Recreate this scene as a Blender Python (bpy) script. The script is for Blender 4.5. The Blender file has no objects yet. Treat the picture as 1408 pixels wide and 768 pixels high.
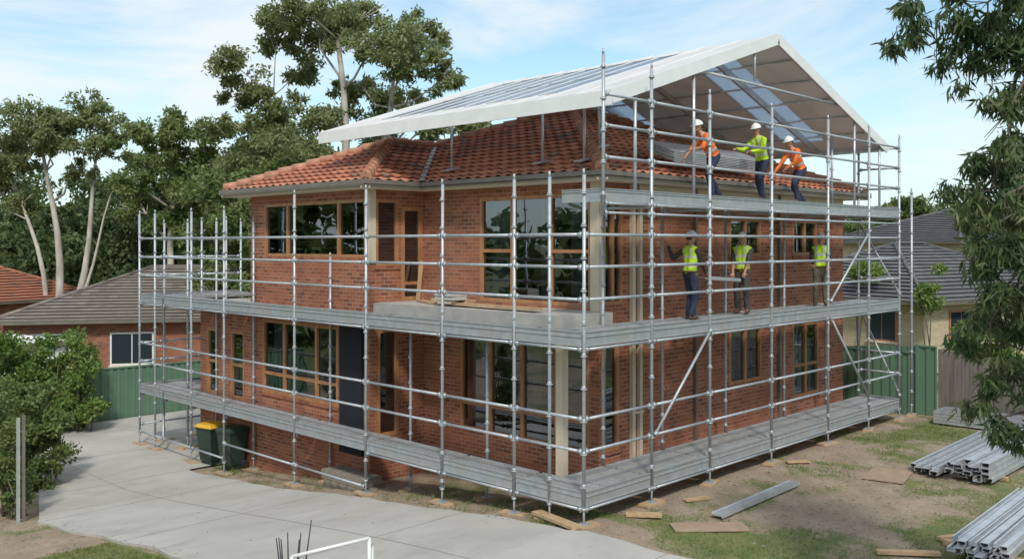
import bpy, bmesh, math, random
import numpy as np
from mathutils import Vector, Matrix, noise as mn
random.seed(7); rng=np.random.default_rng(7)
scene=bpy.context.scene
COL=scene.collection
# ---------------------------------------------------------------- helpers
F=(0.7141,0.7001); R=(0.7001,-0.7141); CX,CY,CH=-11.53,-9.67,4.6
def plan(r,a):   # site plan: metres right of / ahead of the camera position
    return (CX+R[0]*r+F[0]*a, CY+R[1]*r+F[1]*a)
def link(o,parent=None):
    COL.objects.link(o)
    if parent: o.parent=parent
    return o
def empty(name,loc=(0,0,0),rz=0):
    e=bpy.data.objects.new(name,None); e.location=loc; e.rotation_euler=(0,0,rz); e.empty_display_size=.3
    return link(e)
class MB:
    def __init__(s): s.v=[];s.f=[];s.m=[];s.s=[]
    def face(s,pts,mat=0,sm=False):
        b=len(s.v); s.v+= [tuple(p) for p in pts]; s.f.append(tuple(range(b,b+len(pts)))); s.m.append(mat); s.s.append(sm)
    def hexa(s,p,mat=0):
        b=len(s.v); s.v+=[tuple(q) for q in p]
        for q in ((3,2,1,0),(4,5,6,7),(0,1,5,4),(1,2,6,5),(2,3,7,6),(3,0,4,7)):
            s.f.append(tuple(b+i for i in q)); s.m.append(mat); s.s.append(False)
    def box(s,x0,x1,y0,y1,z0,z1,mat=0):
        s.hexa([(x0,y0,z0),(x1,y0,z0),(x1,y1,z0),(x0,y1,z0),(x0,y0,z1),(x1,y0,z1),(x1,y1,z1),(x0,y1,z1)],mat)
    def obox(s,p0,p1,w,h,mat=0,up=(0,0,1)):
        p0=Vector(p0);p1=Vector(p1);d=(p1-p0).normalized();up=Vector(up)
        if abs(d.dot(up))>.98: up=Vector((1,0,0))
        sd=d.cross(up).normalized();u=sd.cross(d).normalized();a=sd*w/2;b=u*h/2
        s.hexa([p0-a-b,p0+a-b,p1+a-b,p1-a-b,p0-a+b,p0+a+b,p1+a+b,p1-a+b],mat)
    def path(s,pts,rs,n=10,mat=0,cap=True):
        pts=[Vector(p) for p in pts]; b=len(s.v); k=len(pts)
        ref=None
        for i,p in enumerate(pts):
            d=(pts[min(i+1,k-1)]-pts[max(i-1,0)]).normalized()
            if ref is None:
                ref=Vector((0,0,1)) if abs(d.z)<.9 else Vector((1,0,0))
            a=d.cross(ref).normalized(); c=a.cross(d).normalized(); ref=c
            for j in range(n):
                t=2*math.pi*j/n; s.v.append(tuple(p+(a*math.cos(t)+c*math.sin(t))*rs[i]))
        for i in range(k-1):
            for j in range(n):
                s.f.append((b+i*n+j,b+i*n+(j+1)%n,b+(i+1)*n+(j+1)%n,b+(i+1)*n+j)); s.m.append(mat); s.s.append(True)
        if cap:
            s.f.append(tuple(b+j for j in range(n))[::-1]); s.m.append(mat); s.s.append(False)
            s.f.append(tuple(b+(k-1)*n+j for j in range(n))); s.m.append(mat); s.s.append(False)
    def tube(s,p0,p1,r0,r1=None,n=10,mat=0,cap=True):
        s.path([p0,p1],[r0,r0 if r1 is None else r1],n,mat,cap)
    def sphere(s,c,rad,mat=0,basis=None,nu=14,nv=9,v0=0.0,v1=1.0,sm=True):
        c=Vector(c); b=len(s.v)
        if isinstance(rad,(int,float)): rad=(rad,)*3
        B=basis or (Vector((1,0,0)),Vector((0,1,0)),Vector((0,0,1)))
        for i in range(nv+1):
            th=math.pi*(v0+(v1-v0)*i/nv)
            for j in range(nu):
                ph=2*math.pi*j/nu
                s.v.append(tuple(c+B[0]*(rad[0]*math.sin(th)*math.cos(ph))+B[1]*(rad[1]*math.sin(th)*math.sin(ph))+B[2]*(rad[2]*math.cos(th))))
        for i in range(nv):
            for j in range(nu):
                s.f.append((b+i*nu+j,b+(i+1)*nu+j,b+(i+1)*nu+(j+1)%nu,b+i*nu+(j+1)%nu)); s.m.append(mat); s.s.append(sm)
    def build(s,name,mats,parent=None):
        me=bpy.data.meshes.new(name); me.from_pydata(s.v,[],s.f)
        for m in mats: me.materials.append(m)
        me.polygons.foreach_set('material_index',s.m); me.polygons.foreach_set('use_smooth',s.s)
        uv=me.uv_layers.new(name='UVMap'); dat=[]
        for f in s.f:
            a,b_,c=[Vector(s.v[f[i]]) for i in (0,1,2)]
            n=(b_-a).cross(c-a); ax=max(range(3),key=lambda i:abs(n[i]))
            for i in f:
                p=s.v[i]
                if ax==0: dat+= [p[1],p[2]]
                elif ax==1: dat+= [p[0],p[2]]
                else: dat+= [p[0],p[1]]
        uv.data.foreach_set('uv',dat); me.update()
        return link(bpy.data.objects.new(name,me),parent)
# ---------------------------------------------------------------- materials
def nmat(name):
    m=bpy.data.materials.new(name); m.use_nodes=True; nt=m.node_tree
    return m,nt,nt.nodes['Principled BSDF']
def N(nt,t,**k):
    n=nt.nodes.new(t)
    for a,b in k.items(): setattr(n,a,b)
    return n
def c4(c): return (c[0],c[1],c[2],1)
def mixc(nt,fac,a,b,bt='MIX'):
    m=nt.nodes.new('ShaderNodeMix'); m.data_type='RGBA'; m.blend_type=bt
    for s_,v in ((0,fac),(6,a),(7,b)):
        if isinstance(v,bpy.types.NodeSocket): nt.links.new(v,m.inputs[s_])
        else: m.inputs[s_].default_value=v if s_==0 else c4(v)
    return m.outputs[2]
def ramp(nt,src,p0,p1):
    r=nt.nodes.new('ShaderNodeMapRange'); r.inputs[1].default_value=p0; r.inputs[2].default_value=p1
    nt.links.new(src,r.inputs[0]); return r.outputs[0]
def nz(nt,scale,detail=4,coord='Object',sx=1,sy=1,sz=1,rough=.55):
    tc=nt.nodes.new('ShaderNodeTexCoord'); mp=nt.nodes.new('ShaderNodeMapping'); mp.inputs['Scale'].default_value=(sx,sy,sz)
    nt.links.new(tc.outputs[coord],mp.inputs[0]); n=nt.nodes.new('ShaderNodeTexNoise'); n.inputs['Scale'].default_value=scale
    n.inputs['Detail'].default_value=detail; n.inputs['Roughness'].default_value=rough
    nt.links.new(mp.outputs[0],n.inputs['Vector']); return n.outputs['Fac']
def bump(nt,src,p,strength=.3,dist=.01):
    b=nt.nodes.new('ShaderNodeBump'); b.inputs['Strength'].default_value=strength; b.inputs['Distance'].default_value=dist
    nt.links.new(src,b.inputs['Height']); nt.links.new(b.outputs[0],p.inputs['Normal'])
def simple(name,c1,c2=None,scale=4,rough=.6,metal=0,bs=0,bscale=40,lo=.3,hi=.7,sz=1,big=None):
    m,nt,p=nmat(name); p.inputs['Roughness'].default_value=rough; p.inputs['Metallic'].default_value=metal
    if c2 is None: c2=tuple(x*.8 for x in c1)
    col=mixc(nt,ramp(nt,nz(nt,scale,sz=sz),lo,hi),c1,c2)
    if big: col=mixc(nt,ramp(nt,nz(nt,big[0]),.4,.75),col,big[1])
    nt.links.new(col,p.inputs['Base Color'])
    if bs: bump(nt,nz(nt,bscale),p,bs)
    return m
def brickmat(name,a,b,mort,bw=.24,rh=.086,dark=(.05,.022,.018)):
    m,nt,p=nmat(name); tc=N(nt,'ShaderNodeTexCoord')
    def bt(c1,c2,mo,bias):
        br=N(nt,'ShaderNodeTexBrick'); nt.links.new(tc.outputs['UV'],br.inputs['Vector'])
        for k,v in (('Color1',c4(c1)),('Color2',c4(c2)),('Mortar',c4(mo)),('Scale',1),('Mortar Size',.009),('Mortar Smooth',.2),('Bias',bias),('Brick Width',bw),('Row Height',rh)): br.inputs[k].default_value=v
        return br
    br=bt(a,b,mort,-.05); b2=bt((0,0,0),(1,1,1),(0,0,0),-.4)
    # burnt bricks keep off the mortar joints
    col=mixc(nt,b2.outputs['Color'],br.outputs['Color'],dark)
    col=mixc(nt,.7,br.outputs['Color'],col)
    col=mixc(nt,ramp(nt,nz(nt,1.3),.35,.8),col,tuple(x*.70 for x in a))
    col=mixc(nt,ramp(nt,nz(nt,35),.58,.9),col,tuple(min(1,x*1.2+.03) for x in a))
    col=mixc(nt,ramp(nt,nz(nt,.5,6,sz=.3),.56,.9),col,(.20,.125,.09))
    nt.links.new(col,p.inputs['Base Color']); p.inputs['Roughness'].default_value=.85
    inv=N(nt,'ShaderNodeMath',operation='SUBTRACT'); inv.inputs[0].default_value=1; nt.links.new(br.outputs['Fac'],inv.inputs[1])
    bump(nt,inv.outputs[0],p,.7,.01); return m
M={}
M['brick']=brickmat('red_brick',(.43,.145,.072),(.25,.075,.042),(.40,.31,.24))
M['brick2']=brickmat('orange_brick',(.40,.15,.085),(.30,.10,.06),(.3,.25,.2))
M['cream_brick']=brickmat('cream_brick',(.66,.54,.36),(.56,.45,.29),(.5,.44,.34),dark=(.4,.3,.2))
def tilemat(name,a,b,d,pu=.3,pv=.33):
    m,nt,p=nmat(name); tc=N(nt,'ShaderNodeTexCoord'); sp=N(nt,'ShaderNodeSeparateXYZ'); nt.links.new(tc.outputs['UV'],sp.inputs[0])
    def fl(o,q):
        dv=N(nt,'ShaderNodeMath',operation='DIVIDE'); nt.links.new(o,dv.inputs[0]); dv.inputs[1].default_value=q
        f=N(nt,'ShaderNodeMath',operation='FLOOR'); nt.links.new(dv.outputs[0],f.inputs[0]); return f.outputs[0]
    cb=N(nt,'ShaderNodeCombineXYZ'); nt.links.new(fl(sp.outputs[0],pu),cb.inputs[0]); nt.links.new(fl(sp.outputs[1],pv),cb.inputs[1])
    wn=N(nt,'ShaderNodeTexWhiteNoise',noise_dimensions='3D'); nt.links.new(cb.outputs[0],wn.inputs['Vector'])
    col=mixc(nt,wn.outputs['Value'],a,b)
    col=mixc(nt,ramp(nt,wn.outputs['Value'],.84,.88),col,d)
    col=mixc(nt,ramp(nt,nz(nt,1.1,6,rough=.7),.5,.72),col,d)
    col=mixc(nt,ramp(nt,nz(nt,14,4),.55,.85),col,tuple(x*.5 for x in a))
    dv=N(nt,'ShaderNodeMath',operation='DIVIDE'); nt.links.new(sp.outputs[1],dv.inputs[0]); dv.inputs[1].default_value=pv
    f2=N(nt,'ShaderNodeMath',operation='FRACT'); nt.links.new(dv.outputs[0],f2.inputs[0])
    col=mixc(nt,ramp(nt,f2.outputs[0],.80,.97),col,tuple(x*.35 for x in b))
    nt.links.new(col,p.inputs['Base Color']); p.inputs['Roughness'].default_value=.8; bump(nt,nz(nt,50),p,.25,.01); return m
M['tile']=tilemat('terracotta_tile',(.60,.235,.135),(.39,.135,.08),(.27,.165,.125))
M['tilecap']=simple('terracotta_cap',(.56,.27,.17),(.34,.17,.11),5,.8,bs=.3)
M['greytile']=tilemat('grey_tile',(.13,.13,.135),(.095,.095,.10),(.16,.155,.15))
M['browntile']=tilemat('brown_tile',(.23,.19,.165),(.17,.14,.12),(.27,.23,.2))
M['orangetile']=tilemat('orange_tile',(.40,.15,.08),(.3,.11,.06),(.24,.13,.09))
M['galv']=simple('galvanised_steel',(.54,.57,.59),(.38,.41,.44),9,.45,.4,bs=.15,big=(1.3,(.44,.46,.47)))
M['galv2']=simple('galvanised_deck',(.46,.49,.51),(.33,.36,.38),6,.5,.35,bs=.2,big=(2.2,(.40,.39,.36)))
def gratemat():
    m,nt,p=nmat('perforated_plank'); tc=N(nt,'ShaderNodeTexCoord'); v=N(nt,'ShaderNodeTexVoronoi'); v.inputs['Scale'].default_value=22; v.inputs['Randomness'].default_value=.15
    nt.links.new(tc.outputs['UV'],v.inputs['Vector']); f=ramp(nt,v.outputs['Distance'],.16,.3)
    col=mixc(nt,f,(.09,.09,.09),(.50,.51,.51)); col=mixc(nt,ramp(nt,nz(nt,2.5),.45,.75),col,(.33,.30,.26))
    nt.links.new(col,p.inputs['Base Color']); p.inputs['Metallic'].default_value=.3; p.inputs['Roughness'].default_value=.55; bump(nt,f,p,.5,.01); return m
M['grate']=gratemat()
M['alu']=simple('aluminium',(.64,.66,.68),(.46,.48,.51),5,.35,.5,bs=.1)
M['cream']=simple('cream_paint',(.66,.56,.43),(.58,.49,.37),3,.5)
M['soffit']=simple('soffit_paint',(.74,.67,.55),(.68,.6,.48),2,.6)
M['gutter']=simple('gutter_paint',(.20,.175,.145),(.15,.13,.105),3,.4)
M['timberframe']=simple('timber_frame',(.46,.23,.105),(.32,.145,.065),7,.45,sz=.3,bs=.1)
M['pine']=simple('pine_board',(.55,.38,.22),(.40,.27,.16),8,.7,sz=.2,bs=.2)
M['ply']=simple('weathered_plywood',(.40,.29,.20),(.30,.21,.145),5,.8,bs=.2)
M['concrete']=simple('concrete_slab',(.48,.46,.42),(.36,.34,.31),3,.8,bs=.2)
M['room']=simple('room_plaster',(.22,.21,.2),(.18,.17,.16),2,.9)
M['curtain']=simple('curtain_cloth',(.55,.56,.56),(.42,.44,.46),12,.9,sz=.05)
M['bark']=simple('gum_bark',(.62,.57,.50),(.34,.29,.24),2.2,.85,bs=.4,bscale=8,sz=.4)
M['barkdark']=simple('dark_bark',(.18,.14,.11),(.10,.08,.06),4,.9,bs=.5,bscale=10)
M['greenfence']=simple('green_steel_fence',(.13,.23,.15),(.11,.195,.13),2,.45)
M['paling']=simple('grey_paling',(.23,.195,.17),(.14,.12,.105),6,.9,sz=.15,bs=.4)
M['postgrey']=simple('grey_post_paint',(.42,.44,.41),(.3,.33,.3),4,.7)
M['white']=simple('white_paint',(.8,.8,.78),(.72,.72,.7),3,.4)
M['bingreen']=simple('bin_plastic',(.03,.055,.04),(.02,.04,.03),3,.45)
M['binyellow']=simple('bin_lid_yellow',(.75,.42,.03),(.65,.36,.03),3,.45)
M['black']=simple('black_rubber',(.02,.02,.02),(.03,.03,.03),5,.6)
M['blue']=simple('recess_shade',(.006,.009,.014),(.012,.015,.022),3,.9,bs=.6,bscale=5)  # near-black navy: shade of the door recess put into the colour
M['stone']=simple('rubble_stone',(.30,.26,.21),(.2,.17,.14),9,.9,bs=.5)
M['deadleaf']=simple('dead_leaves',(.25,.15,.07),(.14,.085,.045),20,.8)
def glass():
    m,nt,p=nmat('window_glass'); nt.nodes.remove(p); out=nt.nodes['Material Output']
    tr=N(nt,'ShaderNodeBsdfTransparent'); tr.inputs[0].default_value=(.38,.43,.44,1); gl=N(nt,'ShaderNodeBsdfGlossy'); gl.inputs[0].default_value=(.85,.92,1,1); gl.inputs['Roughness'].default_value=.015
    fr=N(nt,'ShaderNodeFresnel'); fr.inputs[0].default_value=1.8; mx=N(nt,'ShaderNodeMixShader')
    b=N(nt,'ShaderNodeBump'); b.inputs['Strength'].default_value=.1; b.inputs['Distance'].default_value=.05
    nt.links.new(nz(nt,1.2,1),b.inputs['Height']); nt.links.new(b.outputs[0],gl.inputs['Normal'])
    ad=N(nt,'ShaderNodeMath',operation='ADD'); ad.inputs[1].default_value=.12; nt.links.new(fr.outputs[0],ad.inputs[0])
    nt.links.new(ad.outputs[0],mx.inputs[0]); nt.links.new(tr.outputs[0],mx.inputs[1]); nt.links.new(gl.outputs[0],mx.inputs[2]); nt.links.new(mx.outputs[0],out.inputs[0]); return m
M['glass']=glass()
def translucent(name,c,fac,rough=.5,alpha=0):
    m,nt,p=nmat(name); out=nt.nodes['Material Output']; p.inputs['Roughness'].default_value=rough
    col=mixc(nt,ramp(nt,nz(nt,1.1,4),.35,.75),c,tuple(x*.86 for x in c)); nt.links.new(col,p.inputs['Base Color'])
    t=N(nt,'ShaderNodeBsdfTranslucent'); nt.links.new(col,t.inputs[0]); mx=N(nt,'ShaderNodeMixShader'); mx.inputs[0].default_value=fac
    nt.links.new(p.outputs[0],mx.inputs[1]); nt.links.new(t.outputs[0],mx.inputs[2]); o=mx.outputs[0]
    if alpha:
        tr=N(nt,'ShaderNodeBsdfTransparent'); tr.inputs[0].default_value=(.85,.92,1,1); m2=N(nt,'ShaderNodeMixShader'); m2.inputs[0].default_value=alpha
        nt.links.new(o,m2.inputs[1]); nt.links.new(tr.outputs[0],m2.inputs[2]); o=m2.outputs[0]
    nt.links.new(o,out.inputs[0]); return m
M['tent']=translucent('white_roof_sheet',(.80,.785,.76),.2)
M['poly']=translucent('polycarbonate_sheet',(.60,.68,.77),.35,.12,.35)
def leafmat(name,a,b,d,big=.7,tr=.3,lo=.38,hi=.62):
    m,nt,p=nmat(name); out=nt.nodes['Material Output']; p.inputs['Roughness'].default_value=.55
    col=mixc(nt,ramp(nt,nz(nt,big,2),lo,hi),a,b); col=mixc(nt,ramp(nt,nz(nt,7,2),.48,.7),col,d); nt.links.new(col,p.inputs['Base Color'])
    t=N(nt,'ShaderNodeBsdfTranslucent'); nt.links.new(col,t.inputs[0]); mx=N(nt,'ShaderNodeMixShader'); mx.inputs[0].default_value=tr
    nt.links.new(p.outputs[0],mx.inputs[1]); nt.links.new(t.outputs[0],mx.inputs[2]); nt.links.new(mx.outputs[0],out.inputs[0]); return m
M['leaf_gum']=leafmat('gum_leaves',(.20,.25,.09),(.31,.34,.15),(.13,.16,.065),.7,.42)
M['leaf_dark']=leafmat('dark_leaves',(.09,.14,.05),(.15,.19,.07),(.05,.08,.03),.5,.4)
M['leaf_mid']=leafmat('mid_leaves',(.15,.22,.065),(.23,.28,.09),(.09,.14,.04),.6,.4)
M['leaf_bush']=leafmat('bush_leaves',(.15,.26,.05),(.25,.34,.09),(.08,.14,.035),1.4,.4)
M['leaf_fg']=leafmat('hanging_leaves',(.075,.13,.045),(.16,.20,.08),(.045,.08,.03),2,.4)
M['grass']=leafmat('grass_blades',(.16,.22,.05),(.27,.28,.10),(.10,.14,.04),1.2)
# ---------------------------------------------------------------- ground
def g(x,y):
    q=min(max(y/12.2,0),1); q=q*q*(3-2*q)*.35+q*.65
    return -1.22*q
def grassmask(x,y):
    n=mn.noise(Vector((x*.55,y*.55,3)))*.65+mn.noise(Vector((x*1.9,y*1.9,9)))*.5+mn.noise(Vector((x*6,y*6,1)))*.3
    base=.42
    if y<0.2 and x>-1:
        base=.50
        d=math.hypot((x-5.0)/3.2,(y+2.5)/1.6); base-= .45*max(0,1.2-d)
        base-= .5*max(0,1-abs(y-.2)/1.0)
        if y<-3.8: base+=.12
        if x>8: base+=.08
    elif x<-4.8: base=.30 if y>7 else .95
    elif x>-.5 and y>0: base=.28
    if abs(x)>18 or abs(y)>26: base=.9
    return min(max(base+n,0),1)
def axis(lo,hi,st,far):
    a=list(np.arange(lo,hi+1e-6,st)); o=[];d=st
    p=lo
    while p>-far: d*=1.45; p-=d; o.append(p)
    o=o[::-1]; e=[];d=st;p=hi
    while p<far: d*=1.45; p+=d; e.append(p)
    return o+a+e
xs=axis(-7,16,.16,900); ys=axis(-8,24,.2,900)
V=[];A=[]
for y in ys:
    for x in xs:
        z=g(x,y); ins=(-4.9<x<-.2 and y<22) or (y>12.4 and -5<x<8)
        if not ins and abs(x)<20 and abs(y)<26: z+=.035*mn.noise(Vector((x*1.1,y*1.1,0)))+.015*mn.noise(Vector((x*4,y*4,0)))
        V.append((x,y,z)); A.append(grassmask(x,y))
nx=len(xs); Fc=[(j*nx+i,j*nx+i+1,(j+1)*nx+i+1,(j+1)*nx+i) for j in range(len(ys)-1) for i in range(nx-1)]
me=bpy.data.meshes.new('ground'); me.from_pydata(V,[],Fc); at=me.attributes.new('grass','FLOAT','POINT'); at.data.foreach_set('value',A)
me.polygons.foreach_set('use_smooth',[True]*len(Fc))
m,nt,p=nmat('yard_ground'); a=N(nt,'ShaderNodeAttribute',attribute_name='grass')
dirt=mixc(nt,ramp(nt,nz(nt,1.6,6),.35,.7),(.36,.275,.195),(.24,.175,.12)); dirt=mixc(nt,ramp(nt,nz(nt,30,5),.5,.75),dirt,(.45,.37,.29)); dirt=mixc(nt,ramp(nt,nz(nt,9,6),.56,.72),dirt,(.14,.10,.068))
gr=mixc(nt,ramp(nt,nz(nt,3,5),.35,.7),(.13,.165,.05),(.23,.215,.09)); gr=mixc(nt,ramp(nt,nz(nt,40,3),.5,.7),gr,(.06,.085,.028))
ad=N(nt,'ShaderNodeMath',operation='ADD'); nt.links.new(a.outputs['Fac'],ad.inputs[0])
ml=N(nt,'ShaderNodeMath',operation='MULTIPLY_ADD'); nt.links.new(nz(nt,14,6,rough=.7),ml.inputs[0]); ml.inputs[1].default_value=1.3; ml.inputs[2].default_value=-.65; nt.links.new(ml.outputs[0],ad.inputs[1])
nt.links.new(mixc(nt,ramp(nt,ad.outputs[0],.34,.64),dirt,gr),p.inputs['Base Color']); p.inputs['Roughness'].default_value=.95; bump(nt,nz(nt,22,8),p,.8,.035)
me.materials.append(m); link(bpy.data.objects.new('ground',me))
pts=[]
def scatter(x0,x1,y0,y1,n,hmin,hmax,thr=.5):
    for _ in range(n):
        x=random.uniform(x0,x1); y=random.uniform(y0,y1); k=grassmask(x,y)
        if k>thr and random.random()<k*k: pts.append((x,y,g(x,y)-.01,random.uniform(hmin,hmax)))
scatter(-.3,14,-6.5,.2,70000,.02,.07,.42); scatter(-8,-4.85,1,7.5,26000,.03,.07,.4); scatter(-.35,.8,0,12,12000,.03,.14,.28); scatter(6,14,-1.5,3,9000,.03,.08,.3); scatter(-8,-4.85,7.5,12,4000,.03,.12,.4)
P0=np.array(pts); n=len(P0); an=rng.uniform(0,2*np.pi,n); w=.006+.006*rng.random(n); ln=rng.uniform(-.5,.5,(n,2))*P0[:,3:4]
v=np.zeros((n,3,3)); v[:,0,0]=P0[:,0]-np.cos(an)*w; v[:,0,1]=P0[:,1]-np.sin(an)*w; v[:,1,0]=P0[:,0]+np.cos(an)*w; v[:,1,1]=P0[:,1]+np.sin(an)*w
v[:,0,2]=v[:,1,2]=P0[:,2]; v[:,2,:2]=P0[:,:2]+ln; v[:,2,2]=P0[:,2]+P0[:,3]
def npmesh(name,v,k,mat,parent=None):
    n=v.shape[0]; me=bpy.data.meshes.new(name); me.vertices.add(n*k); me.vertices.foreach_set('co',v.reshape(-1).astype(np.float32))
    me.loops.add(n*k); me.loops.foreach_set('vertex_index',np.arange(n*k,dtype=np.int32)); me.polygons.add(n)
    me.polygons.foreach_set('loop_start',np.arange(0,n*k,k,dtype=np.int32)); me.update(calc_edges=True); me.materials.append(mat)
    return link(bpy.data.objects.new(name,me),parent)
npmesh('grass',v,3,M['grass'])
# driveway slab (follows the fall of the site)
m,nt,p=nmat('driveway_concrete')
col=mixc(nt,ramp(nt,nz(nt,.6,6),.35,.7),(.47,.445,.405),(.385,.36,.32)); col=mixc(nt,ramp(nt,nz(nt,1.6,7,sx=.5,rough=.7),.52,.8),col,(.31,.285,.25))
col=mixc(nt,ramp(nt,nz(nt,60,3),.6,.85),col,(.5,.48,.44)); col=mixc(nt,ramp(nt,nz(nt,.35,8,rough=.75),.55,.68),col,(.33,.31,.28)); nt.links.new(col,p.inputs['Base Color']); p.inputs['Roughness'].default_value=.85; bump(nt,nz(nt,35,6),p,.2,.006)
M['drive']=m; M['joint']=simple('slab_joint',(.22,.205,.18),(.28,.26,.23),20,.9)
mb=MB()
def dstrip(x0f,x1f,y0,y1,st=.5):
    y=y0
    while y<y1-1e-6:
        y2=min(y+st,y1); k=8
        for i in range(k):
            q=[]
            for (yy,ff) in ((y,i/k),(y,(i+1)/k),(y2,(i+1)/k),(y2,i/k)):
                xx=x0f(yy)+(x1f(yy)-x0f(yy))*ff; q.append((xx,yy,g(xx,yy)+.05))
            mb.face(q,0,True)
        for fx in (x0f,x1f):
            mb.face([(fx(y),y,g(0,y)+.05),(fx(y2),y2,g(0,y2)+.05),(fx(y2),y2,g(0,y2)-.1),(fx(y),y,g(0,y)-.1)],0)
        y=y2
lf=lambda y:(-4.8-.1*math.sin(y*.8)-.05*math.sin(y*3.1)) if y<10.5 else -4.8+(y-10.5)*.33
rf=lambda y:-.42+.06*math.sin(y*1.3)+.03*math.sin(y*5)+(.25 if y<0 else 0)
dstrip(lf,rf,-30,12.8,.25)
dstrip(lf,lambda y:7.5,12.8,20.9)
for yj in (-6,-1.8,2.4,6.6,10.2,12.8,16):
    x1=7.5 if yj>12.8 else rf(yj); hw=.007
    mb.hexa([(lf(yj),yj-hw,g(0,yj)+.03),(x1,yj-hw,g(0,yj)+.03),(x1,yj+hw,g(0,yj)+.03),(lf(yj),yj+hw,g(0,yj)+.03),(lf(yj),yj-hw,g(0,yj)+.054),(x1,yj-hw,g(0,yj)+.054),(x1,yj+hw,g(0,yj)+.054),(lf(yj),yj+hw,g(0,yj)+.054)],1)
y=-8
while y<20.5:
    y2=y+.5; xa=-2.4
    mb.face([(xa-.007,y,g(0,y)+.054),(xa+.007,y,g(0,y)+.054),(xa+.007,y2,g(0,y2)+.054),(xa-.007,y2,g(0,y2)+.054)],1); y=y2
mb.build('driveway',[M['drive'],M['joint']])
mb=MB()
for _ in range(620):
    x=random.uniform(-.3,13); y=random.uniform(-6,.6) if random.random()<.6 else random.uniform(0,12)
    if y>.3: x=random.uniform(-.35,.7)
    r=random.uniform(.008,.03); mb.sphere((x,y,g(x,y)+.0),(r*1.4,r,r*.7),0,nu=6,nv=4,sm=False)
mb.build('gravel',[M['stone']])
L_=[]
for i in range(900):
    q=random.random()
    if q<.5: x=random.gauss(-.25,.12); y=random.uniform(0,12)
    elif q<.56: x=random.uniform(-4.8,-.4); y=random.uniform(-2,16)
    elif q<.68: x=random.gauss(-4.75,.12); y=random.uniform(4,14)
    else: x=random.uniform(0,13); y=random.uniform(-6,.3)
    z=g(x,y)+.058 if x<-.4 else g(x,y)+.035; a=random.uniform(0,6.28); l=random.uniform(.012,.032); c,s_=math.cos(a)*l,math.sin(a)*l
    L_.append([(x-c,y-s_,z),(x+s_*.3,y-c*.3,z+.006),(x+c,y+s_,z+random.uniform(0,.008)),(x-s_*.3,y+c*.3,z)])
npmesh('leaf_litter',np.array(L_),4,M['deadleaf'])
# ---------------------------------------------------------------- brick house
house=empty('brick_house')
WX,WY=2.35,1.6
def PX(fx): return lambda u,z,d:(fx-d,u,z)
def PY(fy): return lambda u,z,d:(u,fy-d,z)
def pbox(mb,P,u0,u1,z0,z1,d0,d1,mat=0):
    mb.hexa([P(u0,z0,d0),P(u1,z0,d0),P(u1,z0,d1),P(u0,z0,d1),P(u0,z1,d0),P(u1,z1,d0),P(u1,z1,d1),P(u0,z1,d1)],mat)
walls=MB(); fr=MB(); gl=MB(); cur=MB()
def wall(P,u0,u1,z0,z1,ops=(),depth=.11):
    us=sorted({u0,u1,*[o[0] for o in ops],*[o[1] for o in ops]}); zs=sorted({z0,z1,*[o[2] for o in ops],*[o[3] for o in ops]})
    for i in range(len(us)-1):
        for j in range(len(zs)-1):
            uc=(us[i]+us[i+1])/2; zc=(zs[j]+zs[j+1])/2
            if any(o[0]<uc<o[1] and o[2]<zc<o[3] for o in ops): continue
            walls.face([P(us[i],zs[j],0),P(us[i+1],zs[j],0),P(us[i+1],zs[j+1],0),P(us[i],zs[j+1],0)],0)
    for o in ops:
        a,b,c,d=o[:4]
        for q in (((a,c),(a,d)),((b,c),(b,d)),((a,c),(b,c)),((a,d),(b,d))):
            (ua,za),(ub,zb)=q
            walls.face([P(ua,za,0),P(ub,zb,0),P(ub,zb,-depth),P(ua,za,-depth)],0)
def window(P,u0,u1,z0,z1,mull=(),trans=(),fw=.075,curt=None,sill=True):
    a,b=u0+.003,u1-.003; c,d=z0+.003,z1-.003
    pbox(fr,P,a,a+fw,c,d,-.09,.006); pbox(fr,P,b-fw,b,c,d,-.09,.006); pbox(fr,P,a+fw,b-fw,d-fw,d,-.09,.006); pbox(fr,P,a+fw,b-fw,c,c+fw,-.09,.006)
    for u in mull: pbox(fr,P,u-.045,u+.045,c+fw,d-fw,-.088,.002)
    for t in trans:
        if isinstance(t,tuple): pbox(fr,P,t[1],t[2],t[0]-.035,t[0]+.035,-.084,-.006)
        else: pbox(fr,P,a+fw,b-fw,t-.035,t+.035,-.084,-.006)
    q=[Vector(P(a+.01,c+.01,-.05)),Vector(P(b-.01,c+.01,-.05)),Vector(P(b-.01,d-.01,-.05)),Vector(P(a+.01,d-.01,-.05))]
    out=Vector(P(0,0,1))-Vector(P(0,0,0))
    if (q[1]-q[0]).cross(q[2]-q[0]).dot(out)<0: q=q[::-1]
    gl.face(q,0)
    if sill: pbox(walls,P,u0-.02,u1+.02,z0-.07,z0-.001,-.05,.03,0)
    if curt:
        for (ca,cb,zt,zb) in curt:
            n_=int((cb-ca)/.06)
            for i in range(n_):
                ua=ca+i*(cb-ca)/n_; ub=ca+(i+1)*(cb-ca)/n_; da=-.24-(.03 if i%2 else 0); db=-.24-(0 if i%2 else .03)
                cur.face([P(ua,zb,da),P(ub,zb,db),P(ub,zt,db),P(ua,zt,da)],0)
P=PX(WX)
o_u=(1.78,4.92,3.36,5.6); o_l=(1.82,5.55,.5,2.82)
wall(P,WY,6.8,-.9,5.8,[o_u,o_l])
window(P,*o_u,mull=(2.86,3.94),trans=((4.45,3.985,4.845),(4.45,1.86,2.815)),curt=[(4.2,4.8,5.55,3.4),(3.0,3.35,5.55,3.4),(2.2,2.5,5.55,3.4)],sill=False)
window(P,*o_l,mull=(2.7,3.65,4.6),trans=((1.1,1.9,5.47),),curt=[(3.3,4.0,2.75,.55),(4.9,5.4,2.75,.55)],sill=False)
PW=PX(.8)
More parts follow.
